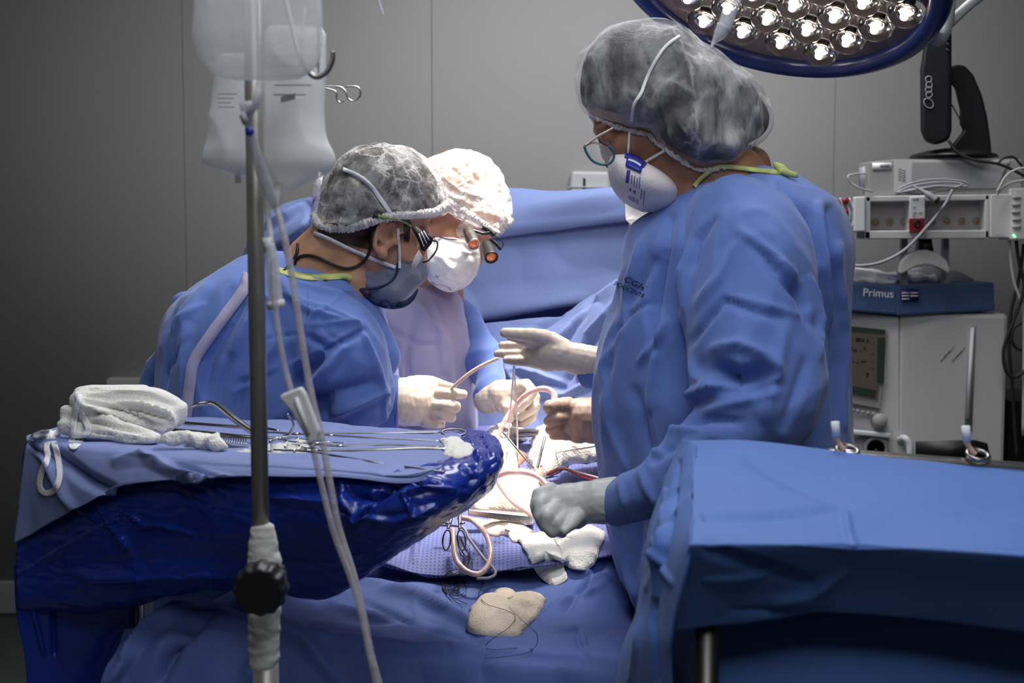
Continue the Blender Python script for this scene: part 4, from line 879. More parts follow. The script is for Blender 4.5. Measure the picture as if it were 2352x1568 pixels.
# anaesthesia screen
sc_rows = [[P(x, y, Y) for x, y, Y in r] for r in (
    [(558, 640, 3.62), (612, 540, 3.62), (716, 500, 3.62), (900, 500, 3.60), (1060, 490, 3.6), (1180, 480, 3.6), (1300, 485, 3.6), (1450, 470, 3.58), (1580, 460, 3.56)],
    [(556, 596, 3.55), (610, 500, 3.55), (716, 455, 3.55), (900, 445, 3.54), (1060, 437, 3.54), (1180, 432, 3.53), (1290, 441, 3.53), (1440, 430, 3.50), (1580, 424, 3.50)],
    [(554, 600, 3.50), (606, 508, 3.50), (712, 470, 3.49), (900, 475, 3.48), (1060, 484, 3.47), (1180, 470, 3.46), (1290, 452, 3.45), (1440, 437, 3.44), (1580, 430, 3.44)],
    [(552, 625, 3.45), (606, 540, 3.45), (712, 505, 3.45), (900, 515, 3.45), (1060, 522, 3.44), (1180, 512, 3.435), (1290, 500, 3.43), (1440, 482, 3.42), (1580, 470, 3.42)],
    [(550, 650, 3.45), (606, 566, 3.45), (712, 535, 3.445), (900, 550, 3.445), (1060, 553, 3.44), (1180, 540, 3.435), (1290, 527, 3.43), (1440, 508, 3.42), (1580, 495, 3.42)],
    [(550, 662, 3.46), (606, 580, 3.46), (712, 545, 3.46), (900, 560, 3.456), (1060, 560, 3.452), (1180, 547, 3.448), (1290, 534, 3.445), (1440, 515, 3.435), (1580, 502, 3.435)],
    [(548, 720, 3.44), (606, 660, 3.44), (712, 640, 3.44), (900, 650, 3.43), (1060, 655, 3.42), (1180, 645, 3.42), (1290, 640, 3.41), (1440, 620, 3.41), (1580, 610, 3.41)],
    [(546, 800, 3.40), (606, 770, 3.40), (712, 770, 3.40), (900, 760, 3.40), (1060, 742, 3.39), (1180, 722, 3.39), (1290, 706, 3.38), (1440, 690, 3.38), (1580, 680, 3.38)],
    [(546, 812, 3.46), (606, 782, 3.46), (712, 782, 3.46), (900, 772, 3.46), (1060, 752, 3.46), (1180, 732, 3.46), (1290, 716, 3.46), (1440, 700, 3.46), (1580, 690, 3.46)],
    [(560, 1000, 3.42), (620, 1000, 3.42), (712, 1000, 3.42), (900, 1000, 3.42), (1060, 1000, 3.38), (1180, 990, 3.34), (1290, 990, 3.32), (1440, 985, 3.30), (1580, 980, 3.30)])]
me = sheet(sc_rows, 220, 170, [((3, 3, 3), .010, 'n', 71), ((9, 9, 9), .003, 'r', 72)], [
    ([(612, 520), (660, 500), (700, 470)], 12, .02), ([(620, 560), (680, 530), (730, 500)], 26, .02), ([(640, 590), (690, 570), (720, 540)], 10, -.02), ([(715, 455), (712, 500), (700, 540)], 8, -.015)])
bvh('screen', me)
asr = thing('anaesthesia_screen', 'tall pale blue sheet hung as a screen behind the two surgeons', 'surgical screen', (-.05, 3.5, 0))
o = link('screen_sheet', me, 'drape_pale', asr); solidify(o, .002)
a0, a1 = P(640, 478, 3.535), P(1560, 450, 3.50)
link('cross_bar', tube_mesh([a0, a1], .008), 'steel_dk', asr)
for x in (-.42, .36): link('post', tube_mesh([(x, 3.50, 0), (x, 3.52, 1.30)], .010), 'steel_dk', asr)
link('end_clamp', join(ptube([(730, 460, 3.5), (731, 395, 3.5)], 7), ptube([(738, 460, 3.5), (738, 396, 3.5)], 3)), 'steel', asr)
link('film_wrap', Vox().pchain([(728, 412, 3.49, 8), (727, 428, 3.49, 11), (724, 445, 3.49, 12)]).mesh(.004, 2), 'tube', asr)
rows = [[P(x, y, Y) for x, y, Y in r] for r in (
    [(1090, 745, 3.36), (1180, 735, 3.33), (1290, 722, 3.28), (1345, 690, 3.24), (1430, 640, 3.16), (1520, 600, 3.12)],
    [(1085, 790, 3.33), (1180, 790, 3.28), (1270, 770, 3.22), (1345, 730, 3.16), (1430, 700, 3.10), (1520, 680, 3.08)],
    [(1080, 860, 3.30), (1180, 860, 3.22), (1260, 850, 3.16), (1330, 830, 3.12), (1430, 800, 3.08), (1520, 800, 3.06)],
    [(1080, 950, 3.26), (1180, 950, 3.18), (1260, 945, 3.12), (1330, 940, 3.08), (1430, 940, 3.06), (1520, 940, 3.06)],
    [(1080, 1030, 3.22), (1180, 1030, 3.12), (1260, 1030, 3.07), (1330, 1030, 3.05), (1430, 1030, 3.04), (1520, 1030, 3.04)])]
me = sheet(rows, 130, 110, [((8, 8, 8), .005, 'r', 81)], [
    ([(1420, 650), (1340, 720), (1280, 790), (1240, 860)], 16, .016), ([(1370, 690), (1320, 750), (1280, 810)], 14, -.018), ([(1420, 690), (1350, 770), (1330, 860)], 14, .014), ([(1390, 740), (1330, 830), (1290, 900)], 16, -.014),
    ([(1100, 760), (1160, 840), (1200, 900)], 14, .014), ([(1290, 725), (1230, 760), (1150, 870)], 14, -.012), ([(1380, 860), (1300, 910), (1240, 900)], 12, .012), ([(1120, 860), (1200, 850), (1300, 880)], 12, .010)])
bvh('lowdrape', me); o = tag(link('chest_drape', me, 'drape_pale'), 'creased blue sheet gathered below the screen, between the gloved hands', 'surgical drape'); solidify(o, .002)

# ------------------------------------------------------------------ instrument stand on the left
ms = thing('instrument_stand', 'low tray stand hidden under the shiny blue cover on the left', 'instrument stand', (-.45, 2.2, 0))
tz = P(600, 1052, 2.02).z - .012
me = sheet([[(-.70, 2.30, tz), (-.4, 2.40, tz), (-.09, 2.24, tz)], [(-.68, 2.20, tz), (-.38, 2.2, tz), (-.05, 2.08, tz)], [(-.66, 2.16, tz), (-.36, 2.06, tz), (-.12, 1.96, tz)]], 20, 12)
o = link('tray', me, 'steel_dk', ms); solidify(o, .012, -1)
link('post', tube_mesh([(-.62, 2.3, tz-.01), (-.62, 2.3, .06)], .014), 'steel_dk', ms)
link('foot', tube_mesh([(-.72, 2.1, .02), (-.74, 2.5, .02), (-.62, 2.56, .02), (-.50, 2.5, .02), (-.5, 2.1, .02)], .016), 'steel_dk', ms)
pl = [[P(x, y, Y) for x, y, Y in r] for r in (
    [(70, 1030, 2.22), (250, 1036, 2.16), (450, 1046, 2.12), (600, 1052, 2.10), (760, 1066, 2.04), (900, 1060, 2.02), (990, 1050, 2.03), (1038, 1038, 2.07), (1055, 1018, 2.13), (1052, 1000, 2.22), (1020, 992, 2.3)],
    [(58, 1024, 2.185), (250, 1040, 2.115), (450, 1054, 2.045), (600, 1064, 2.00), (760, 1084, 1.95), (900, 1092, 1.91), (1010, 1072, 1.93), (1085, 1045, 1.99), (1120, 1014, 2.10), (1100, 990, 2.22), (1050, 984, 2.32)],
    [(50, 1080, 2.175), (250, 1100, 2.085), (450, 1110, 2.02), (600, 1120, 1.97), (760, 1130, 1.92), (900, 1132, 1.88), (1020, 1112, 1.89), (1110, 1072, 1.96), (1152, 1030, 2.08), (1128, 996, 2.21), (1080, 986, 2.33)],
    [(42, 1200, 2.17), (250, 1190, 2.07), (450, 1190, 2.01), (600, 1196, 1.96), (760, 1200, 1.91), (900, 1190, 1.88), (1020, 1160, 1.89), (1112, 1112, 1.96), (1157, 1062, 2.08), (1136, 1020, 2.21), (1090, 1000, 2.33)],
    [(36, 1300, 2.17), (250, 1290, 2.08), (450, 1280, 2.03), (600, 1280, 1.99), (760, 1290, 1.95), (880, 1255, 1.93), (1000, 1198, 1.94), (1095, 1146, 2.00), (1144, 1096, 2.10), (1130, 1050, 2.22), (1090, 1020, 2.33)],
    [(44, 1400, 2.18), (250, 1392, 2.12), (450, 1352, 2.09), (600, 1352, 2.05), (752, 1369, 2.01), (870, 1302, 2.00), (990, 1222, 2.01), (1085, 1160, 2.06), (1136, 1110, 2.14), (1120, 1070, 2.24), (1080, 1040, 2.34)],
    [(80, 1410, 2.30), (260, 1400, 2.24), (450, 1352, 2.20), (600, 1345, 2.18), (750, 1350, 2.15), (860, 1290, 2.14), (970, 1210, 2.14), (1050, 1150, 2.16), (1090, 1110, 2.2), (1080, 1070, 2.28), (1060, 1040, 2.36)])]
lines = [([(215, 1130), (236, 1175), (262, 1215), (295, 1255), (330, 1320)], 7, .007), ([(150, 1150), (215, 1185), (228, 1200)], 6, .006), ([(277, 1200), (290, 1175), (330, 1205), (370, 1205), (440, 1225)], 6, .009), ([(277, 1200), (280, 1230), (293, 1252)], 5, .008),
         ([(60, 1310), (160, 1250), (270, 1190)], 6, .005), ([(785, 1100), (795, 1150), (825, 1185), (860, 1130)], 16, .012), ([(800, 1130), (860, 1150), (930, 1100), (1000, 1110)], 16, -.014),
         ([(925, 1135), (980, 1120), (1040, 1125)], 10, .012), ([(925, 1135), (945, 1175), (1000, 1160)], 8, .010), ([(825, 1185), (900, 1190), (960, 1176)], 7, .009), ([(880, 1100), (920, 1090), (960, 1120)], 9, .008), ([(780, 1180), (822, 1186), (862, 1150)], 6, .010),
         ([(1080, 1010), (1100, 1060), (1110, 1130)], 10, .008), ([(1060, 1075), (1090, 1100), (1060, 1150)], 10, .009), ([(1110, 1000), (1135, 1060), (1130, 1120)], 8, .007), ([(620, 1140), (700, 1150), (790, 1160)], 20, .010), ([(200, 1330), (400, 1310), (600, 1310)], 36, .014)]
me = sheet(pl, 300, 190, [((9, 9, 6), .0035, 'r', 5), ((22, 22, 60), .0018, 'r', 8), ((60, 60, 30), .0007, 'r', 9)], lines); bvh('plastic', me)
cov = tag(link('tray_cover', me, 'plastic_blue'), 'shiny deep blue plastic cover sagging like a sack beneath the instrument tray', 'plastic cover'); solidify(cov, .0012)
rows = [[P(x, y, Y) for x, y, Y in r] for r in (
    [(36, 1290, 2.185), (90, 1300, 2.17), (160, 1300, 2.15), (230, 1330, 2.15)], [(40, 1400, 2.185), (100, 1400, 2.18), (180, 1395, 2.18), (300, 1390, 2.18)],
    [(56, 1500, 2.18), (120, 1500, 2.19), (200, 1500, 2.20), (290, 1500, 2.22)], [(62, 1600, 2.18), (130, 1600, 2.19), (200, 1600, 2.21), (280, 1600, 2.24)], [(64, 1900, 2.18), (130, 1900, 2.19), (200, 1900, 2.21), (280, 1900, 2.24)])]
me = sheet(rows, 60, 90, [((9, 9, 3), .008, 'r', 15)], [([(70, 1320), (80, 1400), (100, 1500)], 8, .01), ([(120, 1400), (125, 1500)], 10, -.01)])
o = link('cover_skirt', me, 'plastic_blue', cov); solidify(o, .0012)
rows = [[P(x, y, Y) for x, y, Y in r] for r in (
    [(66, 1012, 2.30), (200, 985, 2.42), (430, 975, 2.47), (700, 985, 2.40), (915, 998, 2.33), (1030, 1004, 2.27), (1066, 1010, 2.22)],
    [(62, 1003, 2.27), (200, 966, 2.40), (430, 960, 2.43), (700, 970, 2.36), (915, 985, 2.28), (1020, 990, 2.24), (1060, 1001, 2.20)],
    [(60, 1006, 2.20), (200, 1004, 2.22), (430, 1010, 2.20), (700, 1024, 2.12), (915, 1036, 2.06), (1020, 1034, 2.07), (1056, 1030, 2.08)],
    [(60, 1014, 2.165), (200, 1024, 2.115), (430, 1044, 2.045), (700, 1066, 1.965), (915, 1084, 1.90), (1000, 1070, 1.93), (1046, 1052, 1.98)],
    [(52, 1060, 2.155), (200, 1050, 2.085), (430, 1070, 2.01), (700, 1080, 1.94), (915, 1096, 1.885), (1000, 1080, 1.915), (1046, 1060, 1.965)],
    [(44, 1140, 2.155), (200, 1105, 2.065), (430, 1098, 1.99), (700, 1087, 1.93), (915, 1102, 1.88), (1000, 1088, 1.912), (1048, 1066, 1.96)],
    [(32, 1248, 2.155), (200, 1156, 2.06), (320, 1102, 2.02), (700, 1094, 1.925), (915, 1109, 1.878), (1000, 1094, 1.91), (1050, 1070, 1.958)])]
me = sheet(rows, 240, 130, [((6, 6, 4), .0035, 'r', 45), ((15, 15, 8), .0015, 'r', 46)], [
    ([(110, 1030), (200, 1100), (260, 1130)], 26, -.020), ([(270, 1060), (330, 1050), (420, 1090), (520, 1105)], 22, .014), ([(380, 1070), (440, 1080), (520, 1110)], 14, -.012), ([(70, 1012), (110, 1060), (150, 1140), (170, 1170)], 18, .010), ([(62, 1014), (80, 1030), (140, 1070)], 10, -.012),
    ([(700, 1050), (820, 1060), (940, 1050)], 8, .005), ([(880, 1085), (940, 1070), (1010, 1060)], 9, -.006)])
bvh('tdrape', me)
o = tag(link('tray_drape', me, 'drape_tray'), 'pale blue paper sheet spread over the instrument tray on the left, hem hanging in front', 'surgical drape'); solidify(o, .0015)
# left flank of the sheet, hanging round the corner
rows = [[P(x, y, Y) for x, y, Y in r] for r in ([(60, 1014, 2.165), (64, 1010, 2.22), (70, 1004, 2.28)], [(46, 1120, 2.155), (56, 1110, 2.23), (70, 1100, 2.3)], [(33, 1250, 2.155), (44, 1300, 2.24), (60, 1320, 2.32)])]
TOPK = ['tdrape', 'plastic']
def on_tray(px, py, off=.004): return snap(px, py, TOPK, off, 2.1)
def rod(pts, rpx, m=None, lift=.0045, Y=2.1, seg=8, n=None):
    a = [on_tray(x, y, lift) if len(p_) == 2 else on_tray(x, y, p_[2]) for p_ in pts for x, y in [p_[:2]]]
    r = [R(q, Y) for q in rpx] if isinstance(rpx, (list, tuple)) else R(rpx, Y)
    return tube_mesh(a, r, seg, n or (max(8, len(pts)*8)))
def finger_ring(px, py, rx, ry, t=2.3, ang=0, lift=.008, Y=2.1, seg=22):
    pts = []
    for k in range(seg+1):
        q = 2*math.pi*k/seg; x, y = rx*math.cos(q), ry*math.sin(q); a = math.radians(ang)
        pts.append(P(px + x*math.cos(a) - y*math.sin(a), py + x*math.sin(a) + y*math.cos(a), (on_tray(px, py).y - lift) + y*math.cos(a)*-.0015))
    return tube_mesh(pts, R(t, Y), 7, seg*2+1)
def hemostat(name, label, tip, box, rings, r=4.0, group=None, m='steel'):
    """jaws from tip to the joint, two shanks to two finger rings"""
    o = link(name, join(rod([tip, ((tip[0]*.4+box[0]*.6), (tip[1]*.4+box[1]*.6)), box], [r*.45, r*.9, r*1.1])), m)
    tag(o, label, 'surgical instrument', group)
    link('joint', Vox().ell(on_tray(*box, .006), (Vector((R(r*2.4, 2.1), 0, 0)), Vector((0, R(r*1.3, 2.1), 0)), Vector((0, 0, R(r*1.3, 2.1)))), 14).mesh(.0016, 2), m, o)
    for (cx, cy, rx, ry) in rings:
        link('shank', rod([box, ((box[0]+cx)/2, (box[1]*.45+cy*.55)), (cx + (rx if cx < box[0] else -rx), cy)], [r*.9, r*.75, r*.6]), m, o)
        link('finger_ring', finger_ring(cx, cy, rx, ry, r*.62), m, o)
    return o
G = 'steel instruments on the blue tray'
hemostat('ring_forceps', 'long dark clamp nearest the surgeon, its big finger ring at the tray tip', (600, 992), (680, 997), [(1042, 993, 27, 8)], 4.0, G, 'steel_dk')
hemostat('needle_holder', 'long steel needle holder below the ring clamp, small loop at its right end', (700, 998), (760, 1000), [(1022, 1013, 10, 6)], 3.4, G)
hemostat('clamp', 'steel clamp in the middle of the tray with its right end on white gauze', (720, 1022), (780, 1025), [(640, 1014, 20, 6)], 4.2, G, 'steel_dk')
link('shank', rod([(780, 1025), (900, 1022), (1012, 1026)], [4, 3.4, 2]), 'steel_dk', COL.objects['clamp'] if 'clamp' in COL.objects else None)
rt = link('retractor', rod([(730, 1036), (860, 1034), (960, 1030), (1020, 1032), (1046, 1030), (1056, 1036), (1052, 1044), (1036, 1042), (1014, 1032)], [3, 4.5, 5, 5, 4, 3, 3, 3, 3]), 'steel_dk')
tag(rt, 'long steel retractor with a triangular open end resting on gauze', 'surgical instrument', G)
hemostat('needle_holder', 'ringed steel clamp lying on white paper right beside the pole', (800, 1036), (735, 1033), [(672, 1026, 18, 6), (690, 1036, 16, 6)], 3.4, G)
hemostat('scissors', 'small steel scissors, handles toward the pole, half under the white tube clamp', (792, 1018), (752, 1016), [(664, 1007, 22, 5), (700, 1020, 20, 5)], 3.2, G)
tw = link('tweezers', rod([(628, 1034), (700, 1038), (780, 1050), (860, 1062), (940, 1074)], [3.5, 4.6, 4.4, 3, 1.6]), 'steel')
tag(tw, 'slim steel probe slanting toward the near edge of the tray', 'surgical instrument', G)
link('tip', rod([(930, 1072), (970, 1077), (1022, 1083)], [2.6, 2.2, 1.5]), 'steel_dk', tw)
kn = link('spatula', rod([(408, 972), (500, 979), (600, 985), (640, 990)], [9, 9, 9, 5], seg=4), 'steel'); tag(kn, 'flat steel spatula lying behind the white cloths at the back of the tray', 'surgical instrument', G)
fc = link('tissue_forceps', rod([(400, 990), (470, 997), (560, 1006), (640, 1008)], [8, 9, 9, 5], seg=6), 'steel_dk'); tag(fc, 'steel tweezers with a ribbed grip in front of the flat spatula', 'surgical instrument', G)
for k in range(14):
    x = 492 + k*5.6; link('grip_rib', rod([(x, 999+k*.5), (x+.6, 1014+k*.5)], 1.2, lift=.010), 'steel', fc)
kh = link('angled_retractor', ptube([(437, 935, 2.24), (456, 928, 2.24), (480, 926, 2.24), (498, 930, 2.23), (530, 955, 2.2), (570, 984, 2.17), (600, 1000, 2.15)], [3, 5, 6, 7, 8, 8, 7], 6), 'steel')
tag(kh, 'bent steel retractor arching up from the tray behind the pole', 'surgical instrument', G)
hk = link('hook', ptube([(660, 950, 2.2), (668, 962, 2.2), (674, 978, 2.2), (664, 996, 2.2), (650, 1002, 2.2)], [2.5, 3, 3.2, 3, 2.6]), 'steel'); tag(hk, 'small curved steel hook standing up beside the white tube clamp', 'surgical instrument', G)
pp = link('paper_packet', quad_on([(626, 1012), (700, 1008), (716, 1040), (622, 1042)], TOPK, 2.1, .002), 'paper'); solidify(pp, .001); tag(pp, 'small white packet beneath the clamps just right of the pole', 'packet')
pp = link('paper_packet', quad_on([(590, 1022), (620, 1020), (620, 1042), (534, 1038)], TOPK, 2.1, .002), 'paper'); solidify(pp, .001); tag(pp, 'white paper corner on the tray just left of the pole', 'packet')
# cloths on the tray
def pad(name, label, chains, m, vox=.004, sm=3, wr=None, cr=None, cat='gauze', group=None, key=None):
    V = Vox()
    for c_ in chains: V.pchain(c_)
    me = V.mesh(vox, sm); wrinkle(me, wr or [((18, 18, 30), .006, 'r', 3), ((45, 45, 60), .002, 'r', 4)])
    if cr: creases(me, cr)
    if key: bvh(key, me)
    return tag(link(name, me, m), label, cat, group)
pad('folded_cloth', 'loosely folded white laparotomy cloth, topmost of the pile on the left of the tray',
    [[(186, 915, 2.22, 26), (230, 910, 2.22, 30), (290, 912, 2.22, 32), (340, 920, 2.22, 34), (390, 940, 2.22, 34), (405, 950, 2.22, 30)],
     [(190, 935, 2.20, 22), (260, 940, 2.20, 26), (330, 950, 2.20, 30), (380, 965, 2.20, 28)], [(180, 900, 2.24, 16), (212, 898, 2.24, 16), (260, 900, 2.24, 14), (325, 900, 2.24, 18)]],
    'cotton', .004, 3, [((8, 8, 30), .006, 'r', 13)],
    [([(175, 905), (190, 930), (260, 950), (330, 975), (380, 985)], 7, .010), ([(190, 920), (240, 930), (300, 950), (350, 975)], 7, -.012), ([(270, 925), (330, 930), (390, 950), (400, 975), (370, 985)], 7, .009), ([(275, 932), (330, 945), (390, 965)], 8, -.012),
     ([(200, 895), (260, 900), (330, 905), (400, 930)], 8, -.004)], 'cloth', None, 'cloth1')
pad('folded_cloth', 'flat white cloth at the bottom of the pile, its edge on the blue sheet',
    [[(150, 950, 2.22, 16), (210, 962, 2.20, 20), (300, 985, 2.16, 20), (350, 1000, 2.14, 18)], [(150, 978, 2.21, 16), (220, 990, 2.18, 18), (300, 1004, 2.14, 16), (345, 1010, 2.13, 12)], [(170, 994, 2.18, 12), (240, 1000, 2.16, 12)]],
    'cotton', .004, 3, [((8, 8, 40), .008, 'r', 17)], [([(150, 960), (230, 972), (340, 1000)], 5, -.008), ([(160, 985), (250, 998), (340, 1012)], 5, -.006)], 'cloth', None, 'cloth2')
pad('gauze', 'crumpled ball of white gauze in front of the folded cloths', [[(370, 1010, 2.10, 13), (420, 1008, 2.10, 18), (470, 1012, 2.09, 18), (500, 1020, 2.08, 17), (518, 1026, 2.08, 10)], [(455, 1000, 2.10, 12), (490, 1006, 2.10, 14)]],
    'gauze', .0032, 2, [((30, 30, 30), .006, 'r', 3), ((90, 90, 90), .002, 'r', 4)])
def strap(name, label, runs, wpx, Y, par=None):
    V, Fc = [], []
    for pts in runs:
        c_ = catmull(pts, 40); b0 = len(V)
        for i in range(40):
            t = c_[min(i+1, 39)][:2] - c_[max(i-1, 0)][:2]; t = t/max(1e-6, np.linalg.norm(t)); m_ = np.array([-t[1], t[0]])
            for k in (-.5, .5): q = c_[i][:2] + m_*wpx*k; V.append(P(q[0], q[1], c_[i][2] + k*.006))
        Fc += [(b0+2*i, b0+2*i+1, b0+2*i+3, b0+2*i+2) for i in range(39)]
    o = link(name, vf(V, Fc), 'elastic', par); solidify(o, .0018); return tag(o, label, 'ribbon') if par is None else o
def lay(label, pts, w_):
    o = link('cloth_ribbon', ribbon(pts, w_, ['tdrape', 'cloth1', 'cloth2'], .008, 2.12, 70, 5), 'elastic'); solidify(o, .0006); tag(o, label, 'ribbon')
lay('white ribbed ribbon loop of the cloth pile hanging over the sheet corner', [(122, 990), (106, 1022), (110, 1050), (96, 1082), (90, 1115), (102, 1132), (124, 1126), (137, 1095), (134, 1055), (126, 1025), (118, 994)], 14)
lay('short white ribbon end lying out to the left of the cloth pile', [(72, 1006), (95, 996), (130, 992), (160, 980)], 15)
lay('white ribbon folded down from the top cloth in a pointed loop', [(184, 905), (172, 950), (166, 1000), (166, 1026), (186, 1008), (203, 985), (186, 950)], 15)
LATER_GAUZE = [(1010, 1012), (1030, 1004), (1052, 1008), (1066, 1018), (1084, 1020), (1088, 1034), (1070, 1050), (1036, 1052), (1014, 1042), (1022, 1028)]

# ------------------------------------------------------------------ wound area
YW = 2.86
o = tag(link('tissue', Vox().pchain([(1165, 1040, 2.90, 20), (1196, 1052, 2.88, 17), (1180, 1072, 2.84, 13)]).mesh(.004, 4), 'flesh'), 'warm brown tissue seen at the wound between the white towels', 'wound')
o = tag(link('wound_retractor', join(ptube([(1100, 1000, 3.02), (1200, 990, 3.02), (1260, 994, 3.0)], [5, 6, 5], 8), ptube([(1180, 1000, 3.0), (1240, 1000, 2.98), (1262, 1006, 2.96)], 4)), 'steel'), 'curved steel retractor bar at the far edge of the wound', 'surgical instrument')
link('blade', prism([(1236, 1108, 2.66), (1248, 1096, 2.67), (1300, 1132, 2.60), (1286, 1146, 2.59)], 2.66, .006), 'steel_dk', o)
o = tag(link('retractor_bar', prism([(1075, 1170), (1225, 1184), (1226, 1204), (1150, 1196), (1075, 1184)], 2.52, .02), 'steel', smooth=False), 'straight ribbed steel bar lying across under the lower glove', 'surgical instrument'); bevel(o, .002)
for k in range(26): x = 1100 + k*4.6; link('rib', ptube([(x, 1177+(x-1075)*.093, 2.5195), (x, 1183+(x-1075)*.12, 2.5195)], .8, 5), 'steel_dk', o)
o = tag(link('retractor_bar', ptube([(1340, 1198, 2.42), (1400, 1202, 2.42), (1440, 1206, 2.42)], 3), 'steel_dk'), 'end of a dark steel rod right of the lower glove', 'surgical instrument')
def cable(name, label, pts, r, m, cat='tube', group=None, seg=10):
    return tag(link(name, ptube(pts, r, seg, n=len(pts)*10), m), label, cat, group)
cable('suction_tube', 'clear pink tinged suction tube arching from the tray tip into the brown-shaded glove', [(1135, 1040, 2.70), (1141, 1012, 2.72), (1155, 975, 2.74), (1180, 935, 2.76), (1210, 905, 2.76), (1240, 893, 2.76), (1262, 896, 2.76), (1273, 908, 2.75), (1272, 925, 2.74)], [6, 6, 6, 6, 6.5, 7, 7.5, 8, 8], 'tube_pink')
cable('suction_tube', 'clear tube curving over the cream towel toward the lower glove', [(1140, 1094, 2.62), (1170, 1085, 2.60), (1210, 1086, 2.58), (1240, 1098, 2.56), (1262, 1120, 2.54)], 6, 'tube_pink')
cable('suction_tube', 'thin clear tube running down the cream towel behind the lower glove', [(1138, 1085, 2.62), (1148, 1115, 2.60), (1175, 1150, 2.56), (1205, 1172, 2.53), (1235, 1190, 2.5)], 5, 'tube_pink')
cable('suction_tube', 'thick reddish looped tube hanging below the tray tip on the dotted sheet', [(1052, 1188, 2.50), (1085, 1195, 2.49), (1115, 1225, 2.44), (1127, 1265, 2.40), (1120, 1300, 2.37), (1098, 1318, 2.355), (1070, 1310, 2.36), (1048, 1285, 2.38), (1042, 1250, 2.41), (1040, 1215, 2.44)], 6.5, 'tube_beige')
cable('wire_loop', 'stiff grey wire loop lying under the reddish tube on the dotted sheet', [(1005, 1205, 2.47), (1060, 1210, 2.45), (1080, 1240, 2.42), (1110, 1280, 2.385), (1138, 1312, 2.36), (1125, 1326, 2.35), (1095, 1328, 2.35)], 3.4, 'cable', 'wire')
cable('silicone_tube', 'curved clear tube held up in the left surgeon\'s fingers', [(1034, 896, 2.71), (1050, 880, 2.71), (1080, 856, 2.71), (1110, 838, 2.71), (1145, 822, 2.71)], [3.6, 4, 4.4, 4.4, 4], 'tube_beige')
for nm, pts in (('left strand of the white cord pair rising from the wound', [(1180, 842, 2.50), (1176, 900, 2.6), (1170, 970, 2.72), (1164, 1060, 2.86)]), ('right strand of the white cord pair rising from the wound', [(1181, 842, 2.50), (1184, 900, 2.6), (1188, 970, 2.72), (1189, 1060, 2.86)])):
    cable('suture_strand', nm, pts, 2.2, 'cord_w', 'cord', 'white cords')
def scis(name, label, p0, p1, r, Y, m='steel'):
    return cable(name, label, [(*p0, Y+.03), ((p0[0]+p1[0])/2, (p0[1]+p1[1])/2, Y), (*p1, Y-.02)], r, m, 'surgical instrument')
o = scis('forceps', 'slim dark forceps crossing the bright wound from upper left', (1152, 988), (1225, 1075), 2.6, 2.76, 'steel_dk')
link('finger_ring', join(ring(P(1158, 993, 2.78), (0, -1, .3), .010, .0016), ring(P(1152, 985, 2.78), (0, -1, .3), .006, .0014)), 'steel_dk', o)
scis('forceps', 'slim steel forceps reaching down from the brown-shaded glove into the wound', (1252, 1002), (1234, 1075), 3.2, 2.74)
scis('cannula', 'thin wire with a bent steel end lying on the right hand white towel', (1276, 1040), (1372, 1024), 1.6, 2.76)
for k, (pts, r) in enumerate((([(1262, 1082, 2.74), (1290, 1072, 2.74), (1320, 1082, 2.72), (1400, 1104, 2.66)], 2.6), ([(1262, 1088, 2.73), (1296, 1078, 2.73), (1340, 1096, 2.7), (1390, 1108, 2.66)], 2.0))):
    cable('drain_line', ('upper' if k == 0 else 'lower') + ' of the two thin red stained lines right of the wound', pts, r, 'tube_beige' if k == 0 else 'blood', 'tube', 'red stained lines')
o = tag(link('blood_stain', Vox().pchain([(1256, 1090, 2.76, 4), (1268, 1084, 2.76, 5), (1280, 1076, 2.76, 3)]).pchain([(1244, 1072, 2.77, 5), (1250, 1076, 2.77, 3)]).mesh(.002, 2), 'blood'), 'small red soaked swab tip at the right edge of the wound', 'swab')
# gauze and threads on the dotted sheet
KP = ['patient', 'dotted']
def flat_gauze(name, label, outline, m='gauze', th=.010, keys=KP, group=None, amp=.004, lift=.006, key=None, cr=None):
    """soft pad with the given px outline, lying on the sheets"""
    n = 26; o_ = np.array(outline, float); cen = o_.mean(0); ring_ = catmull(np.vstack([o_, o_[:1]]), n*4+1)[:-1]; V, Fc = [], []
    lv = np.linspace(0, 1, 10)
    for j, k in enumerate(lv):
        for x, y in ring_:
            q = cen + (np.array([x, y]) - cen)*k
            p_ = snap(q[0], q[1], keys, lift, 2.4) + Vector((0, 0, th*math.sqrt(max(0, 1-k**4))))
            V.append(p_)
    N_ = len(ring_); A3 = np.array([tuple(v) for v in V]).reshape(10, N_, 3)
    for _ in range(6):
        A3 = (A3*2 + np.roll(A3, 1, 1) + np.roll(A3, -1, 1))/4
        A3[1:-1] = (A3[1:-1]*2 + A3[:-2] + A3[2:])/4
    V = A3.reshape(-1, 3)
    for j in range(9):
        for i in range(N_): a = j*N_+i; b = j*N_+(i+1) % N_; Fc.append((a, b, b+N_, a+N_))
    me = vf(V, Fc); bm = bmesh.new(); bm.from_mesh(me); bmesh.ops.remove_doubles(bm, verts=bm.verts, dist=1e-5); bmesh.ops.recalc_face_normals(bm, faces=bm.faces[:]); bm.to_mesh(me); bm.free()
    wrinkle(me, [((30, 30, 30), amp, 'r', 5), ((12, 12, 12), amp*1.3, 'n', 6)])
    if cr: creases(me, cr)
    if key: bvh(key, me)
    o = link(name, me, m); solidify(o, .003, -1); return tag(o, label, 'gauze', group)
flat_gauze('gauze', 'bluish white wet gauze pad under the retractor at the tray tip', LATER_GAUZE, 'gauze', .008, TOPK, None, .003, .003)
